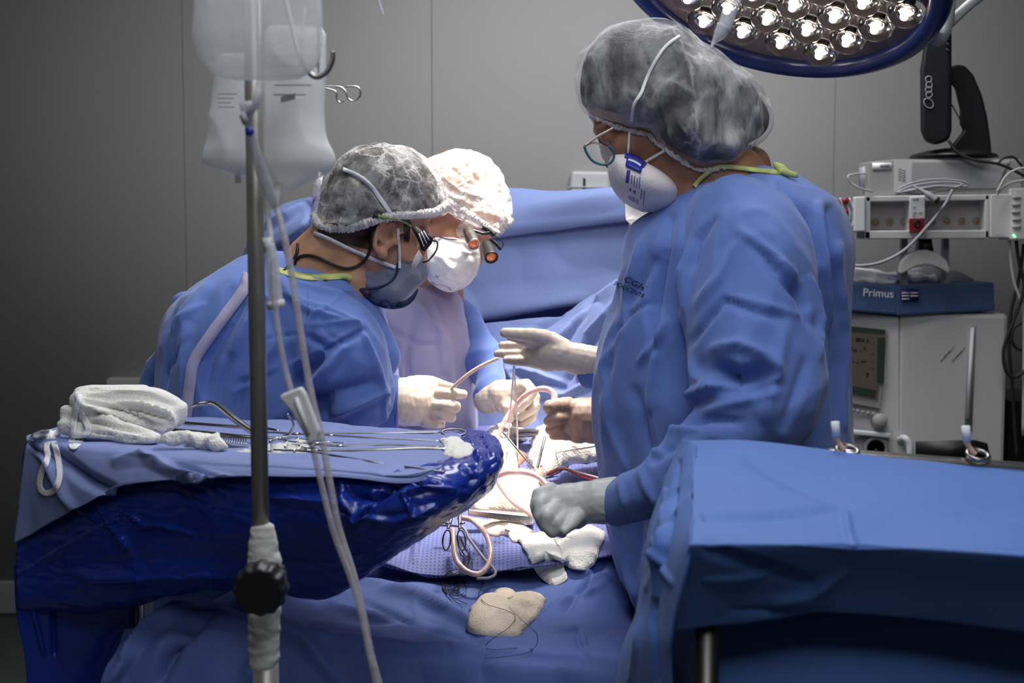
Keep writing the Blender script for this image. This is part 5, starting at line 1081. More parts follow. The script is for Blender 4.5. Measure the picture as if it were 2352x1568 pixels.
flat_gauze('towel', 'brightly lit white towel spread on the right of the wound', [(1222, 1000), (1270, 996), (1340, 1014), (1378, 1030), (1368, 1060), (1310, 1066), (1276, 1088), (1240, 1100), (1218, 1080), (1212, 1040)], 'gauze', .045, amp=.010)
flat_gauze('towel', 'brightly lit white towel at the far left edge of the wound', [(1120, 992), (1165, 986), (1206, 996), (1208, 1012), (1160, 1030), (1156, 1080), (1196, 1092), (1150, 1100), (1118, 1090), (1112, 1030)], 'gauze', .040, amp=.008)
flat_gauze('towel', 'cream stained towel in front of the wound, between tray tip and lower glove', [(1120, 1085), (1180, 1084), (1240, 1096), (1262, 1120), (1250, 1150), (1232, 1184), (1150, 1176), (1080, 1172), (1072, 1150), (1100, 1112)], 'gauze_st', .030, amp=.008)
flat_gauze('gauze', 'long white gauze pad hanging from under the lower glove to a point', [(1185, 1232), (1215, 1222), (1262, 1225), (1285, 1262), (1297, 1300), (1300, 1328), (1262, 1343), (1230, 1310), (1205, 1262)], lift=.016)
flat_gauze('gauze', 'broad white gauze pad right below the lower glove, beside the gown', [(1240, 1222), (1300, 1206), (1355, 1208), (1390, 1222), (1378, 1262), (1362, 1300), (1320, 1306), (1296, 1296), (1282, 1255)], lift=.014)
flat_gauze('gauze', 'crinkled pinkish gauze flap on the dotted sheet beside the reddish tube', [(1080, 1190), (1130, 1192), (1200, 1202), (1226, 1222), (1205, 1236), (1182, 1246), (1160, 1228), (1140, 1232), (1108, 1220)], 'gauze_st')
flat_gauze('folded_compress', 'folded stained compress lying alone on the patient sheet in the foreground', [(1071, 1432), (1082, 1396), (1102, 1380), (1140, 1384), (1178, 1392), (1204, 1376), (1236, 1370), (1254, 1373), (1248, 1398), (1226, 1424), (1204, 1450), (1180, 1461), (1120, 1459), (1078, 1453)], 'gauze_st', .026, amp=.003, key='comp', cr=[([(1150, 1388), (1178, 1402), (1200, 1425), (1206, 1448)], 7, -.007), ([(1085, 1440), (1130, 1449), (1180, 1448)], 5, -.005), ([(1180, 1395), (1215, 1392), (1245, 1378)], 5, -.005), ([(1095, 1400), (1130, 1405), (1160, 1400)], 8, .003)])
flat_gauze('folded_compress', 'small folded flap tucked behind the stained compress', [(1128, 1392), (1130, 1374), (1146, 1369), (1178, 1372), (1196, 1380), (1180, 1394), (1150, 1396)], 'gauze_st', .022, amp=.002)
KT = KP + ['comp']
random.seed(4)
th = [stube([(1058, 1236), (1075, 1270), (1085, 1300), (1070, 1320), (1045, 1300)], .9, KT, .004, 2.3)]
for k in range(7):
    j = lambda s_: random.uniform(-s_, s_)
    th.append(stube([(1052+j(4), 1230), (1070+j(14), 1262+j(10)), (1078+j(16), 1288+j(12)), (1056+j(12), 1310+j(8)), (1035+j(18), 1320+j(12)), (1022+j(10), 1345+j(14)), (1040+j(14), 1362+j(10)), (1062+j(12), 1345+j(12)), (1050+j(14), 1325)], .8, KT, .012, 2.3, 70, 5))
for e in ((1072, 1367), (1073, 1387), (1062, 1394)): th.append(stube([(1022, 1345), (1030, 1365), e], .8, KT, .012, 2.3, 20, 5))
tag(link('suture_bundle', join(*th), 'thread'), 'tangled bundle of black suture threads hanging from the clamp rings', 'suture')
tag(link('suture_thread', join(stube([(1120, 1322), (1104, 1350), (1100, 1368), (1120, 1388), (1160, 1400), (1184, 1415), (1170, 1440), (1140, 1460), (1116, 1480), (1126, 1492), (1180, 1488), (1215, 1486), (1220, 1494), (1190, 1504), (1112, 1512)], .7, KT, .009, 2.2, 120, 5),
     stube([(1170, 1395), (1200, 1425), (1230, 1450), (1235, 1470), (1225, 1490), (1212, 1486)], .55, KT, .009, 2.2, 50, 5)), 'thread'), 'single thin thread winding across the folded compress', 'suture')
for lab, x0, lean in (('left steel clamp with dark finger ring hanging beneath the tray tip', 1032, -6), ('right steel clamp with dark finger ring hanging beneath the tray tip', 1052, 8)):
    o = cable('clamp', lab, [(x0+6, 1170, 2.44), (x0+4, 1192, 2.41), (x0+lean*.5, 1215, 2.39)], [4, 4.5, 3.5], 'steel_dk', 'surgical instrument', 'clamps hanging at the tray tip')
    a = P(x0+lean, 1240, 2.375); link('finger_ring', ring(a, (0, -1, .25), R(9, 2.4), R(2.4, 2.4), 24, 8, 2.6, (1, 0, .1*lean/6)), 'steel_dk', o)
    link('ratchet', ptube([(x0+lean-4, 1203, 2.385), (x0+lean+8, 1200, 2.385)], 2.5), 'steel', o)

# ------------------------------------------------------------------ infusion stand, bags and lines
iv = thing('infusion_stand', 'steel infusion pole with taped middle and black round knob, nearest the camera', 'infusion stand', (P(600, 900, 1.70).x, 1.70, 0))
p0, p1 = P(600, 1300, 1.70), P(579, 0, 1.70); d_ = p1 - p0
link('pole', tube_mesh([p0, p0 + d_*1.12], R(20, 1.7), 24), 'pole', iv)
link('lower_pole', tube_mesh([p0 + Vector((R(6, 1.7), 0, .0)), Vector((p0.x + R(14, 1.7), 1.70, .06))], R(30, 1.7), 24), 'pole', iv)
tp = Vox().pchain([(604, 1222, 1.70, 29), (604, 1240, 1.70, 32), (608, 1290, 1.70, 40), (610, 1330, 1.70, 38), (608, 1400, 1.70, 38), (607, 1470, 1.70, 37), (607, 1512, 1.70, 36)]).mesh(.0025, 2)
wrinkle(tp, [((20, 20, 60), .0018, 'r', 3), ((60, 60, 150), .0006, 'r', 8)]); link('tape_wrap', tp, 'tape', iv)
kn_me = []
n_ = 96; prof = []; kc = P(593, 1360, 1.60); V, Fc = [], []
for d2 in (0, .012, .03, .036):
    for k in range(n_):
        t = 2*math.pi*k/n_; r_ = R(62, 1.62)*(1 + .035*math.cos(12*t))*(0.86 if d2 in (0,) else (.97 if d2 == .036 else 1.0))
        V.append(kc + Vector((r_*math.cos(t), d2, r_*math.sin(t))))
for i in range(3):
    for k in range(n_): Fc.append((i*n_+k, i*n_+(k+1) % n_, (i+1)*n_+(k+1) % n_, (i+1)*n_+k))
Fc += [tuple(range(n_-1, -1, -1)), tuple(3*n_+k for k in range(n_))]
kb = link('knob', vf(V, Fc), 'black', iv, smooth=False); bevel(kb, .002)
link('knob_stem', tube_mesh([kc + Vector((0, .03, 0)), kc + Vector((.008, .10, 0))], .010), 'steel_dk', kb)
link('hook', ptube([(600, -180, 1.70), (640, -60, 1.72), (680, 100, 1.655), (697, 148, 1.65), (722, 176, 1.65), (748, 168, 1.65), (763, 140, 1.65), (764, 118, 1.65)], 6), 'steel_dk', iv)
for k in range(5):
    a = 2*math.pi*k/5 + .3; c0 = Vector((p0.x + R(14, 1.7), 1.70, .10))
    lg = link('leg', tube_mesh([c0, c0 + Vector((.24*math.cos(a), .24*math.sin(a), -.04))], .012), 'pole', iv)
    link('caster', Vox().ball(c0 + Vector((.24*math.cos(a), .24*math.sin(a), -.072)), .028).mesh(.006, 2), 'black', lg)
def bag(name, label, rows, Y, m, hang):
    V = Vox(); V.loft([(l, r, y, Y, d) for l, r, y, d in rows], ex=1.9, ns=50)
    me = V.mesh(.0035, 4); wrinkle(me, [((14, 14, 7), .004, 'r', 4)])
    o = tag(link(name, me, m), label, 'infusion bag', 'infusion bags on the pole'); 
    link('hanger_tab', ptube(hang, 3.5), 'tube', o); return o
b1 = bag('infusion_bag', 'upper clear infusion bag cut off by the top of the picture', [(470, 700, -170, .004), (442, 742, -140, .016), (440, 745, -20, .02), (441, 747, 60, .02), (448, 745, 110, .018), (470, 735, 150, .014), (500, 700, 176, .008), (540, 640, 186, .003)], 1.60, 'bag', [(580, -165, 1.60), (590, -230, 1.66), (600, -180, 1.70)])
b2 = bag('infusion_bag', 'left lower infusion bag half full of milky light behind the pole', [(496, 580, 120, .004), (488, 590, 150, .012), (484, 592, 230, .015), (475, 596, 310, .02), (463, 600, 352, .024), (468, 606, 380, .022), (506, 604, 394, .014), (545, 600, 404, .006)], 1.78, 'bag_full', [(540, 125, 1.78), (548, -60, 1.76), (600, -180, 1.72)])
b3 = bag('infusion_bag', 'right lower infusion bag under the steel hook, pale liquid inside', [(610, 744, 60, .004), (604, 748, 100, .012), (602, 746, 220, .016), (602, 750, 310, .022), (602, 766, 350, .024), (606, 768, 378, .022), (622, 745, 402, .014), (640, 700, 424, .007), (655, 680, 436, .003)], 1.72, 'bag_full', [(690, 65, 1.72), (700, 20, 1.70), (690, 120, 1.655)])
link('printing', join(*[quad_on([(628+i % 2*3, 128+i*22), (725-(i*13 % 30), 128+i*22), (725-(i*13 % 30), 131+i*22), (628+i % 2*3, 131+i*22)], None, 1.692) for i in range(5)], quad_on([(645, 222), (678, 214), (678, 228), (645, 236)], None, 1.69)), 'cable', b3)
link('printing', join(*[quad_on([(500, 215+i*10), (545-(i*7 % 15), 215+i*10), (545-(i*7 % 15), 217+i*10), (500, 217+i*10)], None, 1.748) for i in range(4)]), 'cable', b2)
link('port', ptube([(640, 424, 1.72), (634, 470, 1.70)], 10), 'tube', b3); link('port', ptube([(545, 396, 1.78), (548, 420, 1.78)], 7), 'tube', b2)
cable('drip_line', 'wide clear line with blue pinch and white connectors slanting in front of the pole', [(596, 186, 1.58), (590, 230, 1.58), (572, 268, 1.60), (578, 320, 1.62), (600, 390, 1.64), (622, 450, 1.66), (634, 475, 1.67)], [8, 10, 9, 12, 15, 14, 9], 'chamber')
o = COL.objects[-1]
link('connector', ptube([(552, 246, 1.585), (592, 240, 1.585)], 12), 'chamber', o); link('blue_pinch', Vox().ball(P(573, 302, 1.585), R(11, 1.6)).mesh(.0015, 2), 'royal', o)
link('grey_cap', ptube([(556, 262, 1.58), (566, 284, 1.58)], 8), 'cable', o)
cable('drip_line', 'long clear line running from the bags down to the bottom edge', [(634, 470, 1.67), (650, 530, 1.66), (668, 620, 1.66), (684, 720, 1.66), (698, 810, 1.66), (718, 920, 1.66), (738, 1000, 1.66), (758, 1110, 1.66), (778, 1210, 1.66), (812, 1320, 1.66), (836, 1420, 1.66), (852, 1500, 1.66), (874, 1590, 1.66), (880, 1700, 1.66)], 8, 'tube')
o = cable('drip_line', 'clear line with a cylindrical chamber and white roller clamp beside the pole', [(612, 430, 1.68), (616, 500, 1.67), (624, 560, 1.65), (632, 700, 1.64), (645, 800, 1.64), (668, 895, 1.64), (690, 960, 1.64), (716, 1020, 1.64), (738, 1110, 1.64), (766, 1220, 1.64), (806, 1330, 1.645), (832, 1420, 1.645), (848, 1500, 1.645), (866, 1590, 1.65), (872, 1700, 1.65)], 7, 'tube')
ch = link('chamber', ptube([(618, 560, 1.65), (626, 610, 1.65), (634, 700, 1.65)], [13, 16, 16]), 'chamber', o)
link('chamber_cap', ptube([(614, 545, 1.65), (618, 578, 1.65)], 12), 'white_pl', ch); link('chamber_base', ptube([(632, 690, 1.65), (635, 708, 1.65)], 21), 'white_pl', ch)
rc = link('roller_clamp', prism([(643, 908), (690, 890), (700, 905), (732, 990), (728, 1014), (708, 1020), (700, 1002), (668, 945), (655, 930), (642, 918)], 1.615, .018), 'white_pl', o, smooth=False); bevel(rc, .0025)
link('clamp_groove', prism([(675, 915), (683, 912), (712, 995), (704, 1000)], 1.612, .006), 'label', rc)
o = thing('wire_clip', 'double looped steel wire hook sticking out from behind the bags', 'wire hook', P(770, 210, 2.1))
link('upper_loop', ptube([(730, 197, 2.1), (760, 198, 2.1), (782, 200, 2.1), (795, 212, 2.1), (800, 226, 2.1), (812, 232, 2.1), (826, 222, 2.1), (827, 207, 2.1), (818, 199, 2.1), (795, 198, 2.1)], 2.4), 'steel', o)
link('lower_loop', ptube([(730, 199, 2.1), (758, 205, 2.1), (772, 212, 2.1), (774, 228, 2.1), (782, 236, 2.1), (791, 230, 2.1)], 2.2), 'steel', o)
link('arm', ptube([(745, 198, 2.1), (640, 196, 2.1), (560, 196, 1.9), (586, 180, 1.71)], 3), 'steel_dk', o)
tag(link('bead_chain', join(*[Vox().ball(P(731+1.5*math.sin(k), 28+k*7.2, 1.652), R(5.0+1.2*math.sin(k*2), 1.7), 8).mesh(.0015, 0) for k in range(18)], ptube([(732, -60, 1.652), (731, 168, 1.652)], 3.2)), 'tube'), 'clear beaded tube hanging straight down into the steel hook', 'tube')
cable('drip_tip', 'thin pale tube end dangling from the top edge above the left surgeon', [(862, -60, 1.9), (870, 0, 1.9), (881, 34, 1.9)], [5, 4, 2.5], 'chamber')
o = cable('drip_spike', 'translucent dropper tip hanging in front of the surgical lamp', [(1700, -80, 1.95), (1690, -20, 1.95), (1664, 62, 1.95)], [20, 19, 16], 'chamber')
link('nozzle', ptube([(1664, 60, 1.95), (1652, 80, 1.95), (1640, 96, 1.95), (1633, 112, 1.95)], [17, 14, 5, 3]), 'chamber', o)

# ------------------------------------------------------------------ right foreground table
tt = thing('instrument_table', 'steel instrument table under a blue sheet in the right foreground', 'instrument table', (.55, 1.55, 0))
zt = P(1700, 1250, 1.36).z - .012
me = sheet([[(.25, 1.74, zt-.001), (.8, 1.74, zt-.001)], [(.22, 1.40, zt-.001), (.80, 1.40, zt-.001)]], 4, 4); link('table_top', me, 'steel', tt); solidify(COL.objects[-1], .02)
link('back_rim', tube_mesh([P(1900, 1044, 1.76), P(2352, 1078, 1.76), P(2700, 1104, 1.76)], .009), 'steel', tt)
for x, Y in ((P(1622, 1500, 1.462).x, 1.462), (P(2700, 1500, 1.462).x, 1.462), (.30, 1.72), (.78, 1.72)):
    lg = link('leg', tube_mesh([(x, Y, zt-.02), (x, Y, .05)], R(31, 1.43), 20), 'leg_steel', tt)
    link('caster', Vox().ball((x, Y, .03), .03).mesh(.006, 2), 'black', lg)
rows = [[P(x, y, Y) for x, y, Y in r] for r in (
    [(1602, 1060, 1.85), (1700, 1050, 1.82), (1900, 1064, 1.80), (2120, 1084, 1.79), (2352, 1110, 1.78), (2700, 1150, 1.78)],
    [(1584, 1012, 1.80), (1700, 1010, 1.78), (1900, 1036, 1.76), (2120, 1058, 1.75), (2352, 1083, 1.74), (2700, 1120, 1.74)],
    [(1588, 1024, 1.76), (1700, 1024, 1.74), (1900, 1048, 1.72), (2120, 1070, 1.71), (2352, 1096, 1.70), (2700, 1134, 1.70)],
    [(1592, 1110, 1.58), (1700, 1110, 1.58), (1900, 1130, 1.56), (2120, 1140, 1.55), (2352, 1160, 1.55), (2700, 1190, 1.55)],
    [(1590, 1215, 1.41), (1700, 1215, 1.41), (1900, 1220, 1.40), (2120, 1230, 1.40), (2352, 1240, 1.39), (2700, 1270, 1.38)],
    [(1588, 1246, 1.37), (1700, 1246, 1.37), (1900, 1247, 1.36), (2120, 1256, 1.36), (2352, 1272, 1.35), (2700, 1300, 1.34)],
    [(1580, 1262, 1.365), (1700, 1260, 1.36), (1900, 1260, 1.355), (2120, 1270, 1.355), (2352, 1286, 1.345), (2700, 1316, 1.335)],
    [(1564, 1350, 1.40), (1700, 1340, 1.40), (1900, 1330, 1.395), (2120, 1340, 1.395), (2352, 1360, 1.385), (2700, 1390, 1.37)],
    [(1550, 1448, 1.435), (1700, 1432, 1.435), (1900, 1404, 1.43), (2120, 1418, 1.43), (2352, 1450, 1.42), (2700, 1490, 1.40)])]
me = sheet(rows, 220, 170, [((4, 4, 4), .004, 'r', 75), ((2, 2, 2), .006, 'n', 7)], [
    ([(1620, 1190), (1740, 1188), (1860, 1178), (1940, 1165)], 16, -.012), ([(1720, 1060), (1820, 1110), (1940, 1160)], 26, -.008), ([(1630, 1262), (1760, 1300), (1860, 1330)], 26, -.014), ([(1620, 1330), (1720, 1320), (1800, 1310)], 10, .005),
    ([(1780, 1380), (1860, 1360), (1940, 1310)], 20, .008), ([(1940, 1160), (1950, 1230), (1960, 1250)], 14, .006), ([(2200, 1180), (2352, 1200)], 12, -.004), ([(1680, 1400), (1800, 1400), (1900, 1398)], 14, -.006)])
bvh('rdrape', me); rd = tag(link('table_drape', me, 'drape'), 'bright blue sheet over the instrument table in the right foreground', 'surgical drape'); solidify(rd, .002)
rows = [[P(x, y, Y) for x, y, Y in r] for r in (
    [(1600, 1022, 1.755), (1584, 1012, 1.80), (1572, 1016, 1.86), (1580, 1060, 1.92)],
    [(1592, 1120, 1.575), (1556, 1110, 1.68), (1530, 1110, 1.80), (1540, 1120, 1.92)],
    [(1588, 1246, 1.375), (1520, 1235, 1.55), (1492, 1235, 1.72), (1500, 1240, 1.90)],
    [(1552, 1446, 1.385), (1500, 1400, 1.52), (1470, 1400, 1.70), (1480, 1400, 1.88)],
    [(1548, 1540, 1.40), (1480, 1520, 1.52), (1430, 1520, 1.68), (1440, 1520, 1.86)],
    [(1560, 1800, 1.40), (1480, 1800, 1.52), (1400, 1800, 1.66), (1420, 1800, 1.86)])]
me = sheet(rows, 110, 170, [((7, 7, 2.5), .007, 'r', 85)], [([(1560, 1060), (1545, 1180), (1520, 1300), (1505, 1400)], 12, -.014), ([(1530, 1130), (1520, 1250), (1490, 1350)], 12, .014), ([(1500, 1240), (1520, 1300), (1545, 1340)], 10, .012), ([(1500, 1380), (1506, 1480), (1510, 1568)], 12, -.014), ([(1480, 1340), (1470, 1420), (1450, 1560)], 12, .014)])
solidify(link('side_fall', me, 'drape', rd), .002)
rows = [[P(x, y, Y) for x, y, Y in r] for r in ([(1600, 1370, 1.56), (1900, 1350, 1.56), (2352, 1390, 1.56), (2700, 1410, 1.56)], [(1610, 1568, 1.515), (1900, 1568, 1.49), (2352, 1568, 1.49), (2700, 1568, 1.49)], [(1610, 2000, 1.50), (1900, 2000, 1.46), (2352, 2000, 1.46), (2700, 2000, 1.46)])]
me = sheet(rows, 90, 60, [((4, 4, 3), .02, 'n', 95)]); o = tag(link('under_sheet', me, 'drape'), 'shaded blue sheet hanging beneath the hem of the right foreground table, behind its leg', 'surgical drape'); solidify(o, .002)
for x, y, lab in ((1918, 968, 'white capped towel clip standing at the table rim by the gown'), (2218, 978, 'white capped towel clip standing at the table rim before the grey machine')):
    Yc = 1.755; o = thing('towel_clip', lab, 'clip', P(x+20, y+66, Yc), 'towel clips on the table rim')
    link('white_cap', ptube([(x, y, Yc), (x+3, y+34, Yc)], 10), 'label', o); link('rubber_shaft', ptube([(x+1, y+34, Yc), (x+8, y+48, Yc), (x+20, y+66, Yc)], [8, 6, 8]), 'wood', o)
    link('ring_handle', ring(P(x+28, y+66, Yc), (.1, -.4, 1), .013, .003), 'steel_dk', o)

# ------------------------------------------------------------------ surgical lamp head
CL = P(1780, -55, 2.92); RL = .352
ray = (CL - Vector((0, 0, CAM_Z))).normalized(); rx_ = ray.cross(Vector((0, 0, 1))).normalized(); ux_ = rx_.cross(ray)
nL = (-ray*.565 + rx_*(-.234) + ux_*(-.791)).normalized(); aL = nL.cross(ray).normalized(); bL = nL.cross(aL)
lm = thing('surgical_lamp', 'round surgical lamp head with blue rim and many clear glowing lenses, top right', 'surgical lamp', CL)
V = Vox()
prof = [(RL*.865, .006), (RL*.885, .018), (RL*.94, .022), (RL*.985, .012), (RL, -.006), (RL*.985, -.03), (RL*.93, -.05), (RL*.865, -.045)]
def lathe_open(c, n, a, prof, seg=96):
    b = n.cross(a); V, Fc = [], []
    for r, h_ in prof:
        for k in range(seg): t = 2*math.pi*k/seg; V.append(c + n*h_ + (a*math.cos(t) + b*math.sin(t))*r)
    m_ = len(prof)
    for i in range(m_):
        for k in range(seg): k2 = (k+1) % seg; j = (i+1) % m_; Fc.append((i*seg+k, i*seg+k2, j*seg+k2, j*seg+k))
    return vf(V, Fc)
link('rim', lathe_open(CL, nL, aL, prof), 'lamp_blue', lm)
link('face', lathe(CL, nL, [(RL*.91, -.03), (RL*.91, -.004), (RL*.5, -.004), (.001, -.004)], 96), 'lamp_face', lm)
link('housing', lathe(CL, -nL, [(RL*.93, .04), (RL*.85, .09), (RL*.5, .13), (.05, .14)], 64), 'lamp_arm', lm)
link('arm', join(tube_mesh([CL + aL*0 + P(2172, 30, 3.0) - CL, P(2200, -30, 3.02), P(2330, -140, 3.05)], .014)), 'lamp_arm', lm)
link('yoke', join(tube_mesh([P(2150, 90, 2.98), P(2166, 60, 3.0), P(2178, -40, 3.02)], .020), tube_mesh([P(2172, 62, 3.02), P(2240, 0, 3.05), P(2330, -60, 3.1), P(2700, -300, 3.2)], .011)), 'lamp_arm', lm)
bLh = nL.cross(aL); k_ = 0
for i in range(-5, 6):
    for j in range(-5, 6):
        u = (i + .5*(j % 2))*.0860 + .01; v = j*.0730 + .012
        if math.hypot(u, v) > RL*.78: continue
        c = CL + aL*u + bLh*v; q = proj(np.array([tuple(c)]))[0]
        r0 = .038
        rf = link('lens', lathe(c, nL, [(r0*.98, .0), (r0*1.0, .008), (r0*.93, .020), (r0*.72, .031), (r0*.40, .037), (.002, .039)], 26), 'lens', lm)
        link('socket', ring(c + nL*.001, nL, r0*1.02, .0016, 26, 6), 'lamp_arm', rf)
        link('facet_ring', lathe(c, nL, [(r0*.22, -.001), (r0*.26, .004), (r0*.44, .008), (r0*.47, .002)], 9), 'reflector', rf)
        link('led', Vox().ball(c + nL*.012 - bLh*.004, .0068, 10).mesh(.0022, 1), 'bulb', rf); k_ += 1

# ------------------------------------------------------------------ right background: anaesthesia workstation
YM = 3.80
am = thing('anaesthesia_machine', 'grey anaesthesia workstation with blue top, screen and round dial behind the woman', 'anaesthesia machine', (P(2120, 900, YM).x, YM+.2, 0))
bt = P(2000, 1200, YM)
x0, x1 = P(1860, 900, YM).x, P(2312, 900, YM).x
o = link('cabinet', join(box_me(P(2062, 900, YM).x, x1, YM, YM+.5, P(0, 1330, YM).z, P(0, 720, YM).z)), 'equip', am, smooth=False); bevel(o, .012)
link('front_column', prism([(1850, 700, YM+.05), (1960, 718, YM+.03), (2064, 728, YM+.0), (2064, 1400, YM), (1850, 1400, YM+.05)], YM, .4), 'equip', am, smooth=False)
link('lower_cabinet', box_me(x0, x1, YM+.02, YM+.5, .12, P(0, 1300, YM).z), 'equip_grey', am, smooth=False)
for sx in (x0+.05, x1-.05):
    for sy in (.08, .44): link('caster', lathe((sx-.02, YM+sy, .06), (1, 0, 0), [(.055, 0), (.06, .01), (.06, .03), (.055, .04)], 18), 'black', am)
tp_ = link('top_shelf', prism([(1850, 640), (2062, 654, YM-.02), (2062, 724, YM-.02), (1850, 706)], YM-.0, .45), 'equip_blue', am, smooth=False); bevel(tp_, .006)
tp2 = link('top_shelf', prism([(2058, 656, YM-.02), (2284, 648, YM), (2286, 714, YM), (2058, 726, YM-.02)], YM, .45), 'equip_blue', am, smooth=False); bevel(tp2, .006)
link('lettering', text_on('Primus', 1981, 679, 18, 3.5, None, YM-.030, bold=.002), 'label', am)
lb = link('sticker', prism([(2069, 664), (2110, 663), (2111, 690), (2070, 692)], YM-.024, .003), 'navy_label', am)
link('sticker_lines', join(*[prism([(2070+a_, 671+b_*7), (2070+a_+18, 671+b_*7), (2070+a_+18, 674+b_*7), (2070+a_, 674+b_*7)], YM-.026, .001) for a_ in (1, 21) for b_ in (0, 1, 2) if not (a_ == 21 and b_ == 2)]), 'label', lb)
scr = link('display', prism([(1900, 744, YM-.005), (2038, 756, YM-.005), (2035, 800, YM-.005), (2026, 878, YM-.005), (2020, 937, YM-.005), (1900, 915, YM-.005)], YM, .01), 'equip_grey', am, smooth=False)
link('screen', prism([(1900, 748, YM-.008), (2032, 760, YM-.008), (2016, 918, YM-.008), (1900, 896, YM-.008)], YM, .002), 'screen', scr, smooth=False)
link('screen_band', join(prism([(1945, 748, YM-.011), (2034, 757, YM-.011), (2033, 768, YM-.011), (1944, 762, YM-.011)], YM, .001), prism([(1948, 884, YM-.011), (2014, 896, YM-.011), (2010, 915, YM-.011), (1948, 902, YM-.011)], YM, .001), prism([(2016, 775, YM-.011), (2034, 775, YM-.011), (2030, 880, YM-.011), (2014, 880, YM-.011)], YM, .001)), 'screen_gr', scr, smooth=False)
gl_ = []
random.seed(2)
for x, y, w_, h_ in ((1948, 772, 4, 12), (1966, 775, 12, 10), (1980, 776, 5, 10), (1991, 778, 4, 10), (1952, 795, 6, 8), (1960, 802, 8, 6), (1974, 804, 4, 3), (1984, 797, 6, 7), (1948, 828, 14, 4), (1966, 832, 8, 3), (1978, 828, 12, 5), (1947, 845, 4, 7), (1990, 855, 6, 12), (2000, 775, 8, 2), (2000, 790, 6, 2), (2000, 812, 8, 2), (2000, 830, 7, 2), (2000, 846, 8, 2)):
    gl_.append(prism([(x, y, YM-.010), (x+w_, y+1, YM-.010), (x+w_, y+h_, YM-.010), (x, y+h_, YM-.010)], YM, .0005))
link('screen_readings', join(*gl_), 'screen_dk', scr, smooth=False)
link('button_row', join(*[prism([(1955+i*12, 938+i*2), (1963+i*12, 939+i*2), (1963+i*12, 947+i*2), (1955+i*12, 946+i*2)], YM-.004, .004) for i in range(5)]), 'equip_grey', am)
link('dial', lathe(P(2018, 965, YM), (0, -1, .1), [(.020, -.01), (.019, .022), (.016, .026), (.001, .027)], 28), 'equip_grey', am)
link('ledge', prism([(1900, 982, YM-.01), (2046, 996, YM-.02), (2046, 1006, YM-.02), (1900, 992, YM-.01)], YM, .03), 'white_pl', am); bevel(COL.objects[-1], .002)
link('port_recess', lathe(P(2012, 1030, YM-.003), (0, -1, 0), [(.034, 0), (.034, .004), (.026, .004), (.024, .0)], 28), 'equip_grey', am); link('port', lathe(P(2012, 1034, YM-.006), (0, -1, 0), [(.005, 0), (.005, .003)], 12), 'black', am)
link('sight_tube', ptube([(2234, 752, YM-.006), (2222, 960, YM-.006)], 4), 'label', am)
link('sight_slot', prism([(2224, 749), (2242, 749), (2232, 990), (2216, 990)], YM-.003, .004), 'equip_grey', am)
link('handle', ptube([(2066, 1010, YM-.004), (2078, 1006, YM-.03), (2088, 1020, YM-.035), (2089, 1050, YM-.035), (2080, 1090, YM-.02)], 8), 'white_pl', am)
link('drawer_opening', prism([(2103, 1014), (2240, 1010), (2268, 1018), (2276, 1060), (2103, 1060)], YM-.002, .004), 'black', am); 
link('embossing', join(*[ptube([(2160+i*9, 830-(i % 3)*9, YM-.001), (2172+i*9, 812-(i % 3)*9, YM-.001)], 1.2, 5) for i in range(6)]), 'equip_grey', am)
# rack
YR = 3.72
rk = thing('module_rack', 'off-white monitoring rack with a row of round sockets and one red module', 'monitoring rack', P(2120, 545, YR))
fr = [prism(q, YR, .09) for q in ([(1988, 450), (2272, 446), (2272, 460), (1988, 464)], [(1986, 530), (2272, 528), (2272, 548), (1986, 549)], [(1986, 450), (2000, 450), (2000, 549), (1986, 549)], [(2262, 446), (2272, 446), (2272, 549), (2262, 549)])]
o = link('frame', join(*fr), 'equip', rk, smooth=False); bevel(o, .003)
link('back_panel', prism([(1990, 450), (2270, 446), (2270, 546), (1990, 547)], YR+.05, .01), 'equip_in', rk, smooth=False)
for x, y in ((2012, 511), (2044, 510), (2077, 510), (2142, 509), (2176, 508), (2210, 508), (2243, 507)):
    s_ = link('socket', ring(P(x, y, YR+.048), (0, -1, 0), .0085, .0022, 20, 6), 'equip_grey', rk); link('socket_pin', lathe(P(x, y, YR+.05), (0, -1, 0), [(.008, 0), (.007, .003), (.002, .004)], 16), 'brass', s_)
md_ = link('module', prism([(2090, 452), (2125, 451), (2125, 532), (2090, 533)], YR-.004, .06), 'white_pl', rk, smooth=False); bevel(md_, .002)
link('red_base', prism([(2090, 502), (2124, 501), (2124, 532), (2090, 533)], YR-.009, .01), 'red', md_, smooth=False); link('round_port', ring(P(2107, 514, YR-.010), (0, -1, 0), .0075, .003, 20, 6), 'rubber', md_)
link('module_marks', join(*[prism([(x, y), (x+w_, y), (x+w_, y+2), (x, y+2)], YR-.006, .001) for x, y, w_ in ((2096, 474, 8), (2096, 487, 9), (2110, 487, 8), (2096, 494, 5), (2096, 455, 14))]), 'cable', md_)
lt_ = link('left_unit', prism([(1961, 452), (1988, 450), (1988, 532), (1961, 533)], YR-.01, .1), 'white_pl', rk, smooth=False); bevel(lt_, .004)
sd_ = link('side_grille', prism([(1915, 452), (1962, 452), (1962, 535), (1920, 530)], YR, .08), 'cable', rk, smooth=False)
link('lattice', join(*[ptube([(1918+i*11, 454, YR-.003), (1930+i*11, 494, YR-.003), (1918+i*11, 532, YR-.003)], 1.6, 6) for i in range(4)]), 'white_pl', sd_)
for x, y in ((1942, 461), (1941, 487), (1944, 518), (1925, 470), (1928, 500)): link('red_plug', lathe(P(x, y, YR-.006), (0, -1, 0), [(.0085, -.002), (.0085, .002), (.003, .003)], 14), 'red', sd_)
link('right_unit', prism([(2275, 446), (2352, 444), (2420, 443), (2420, 548), (2275, 546)], YR-.01, .1), 'equip', rk, smooth=False); bevel(COL.objects[-1], .003)
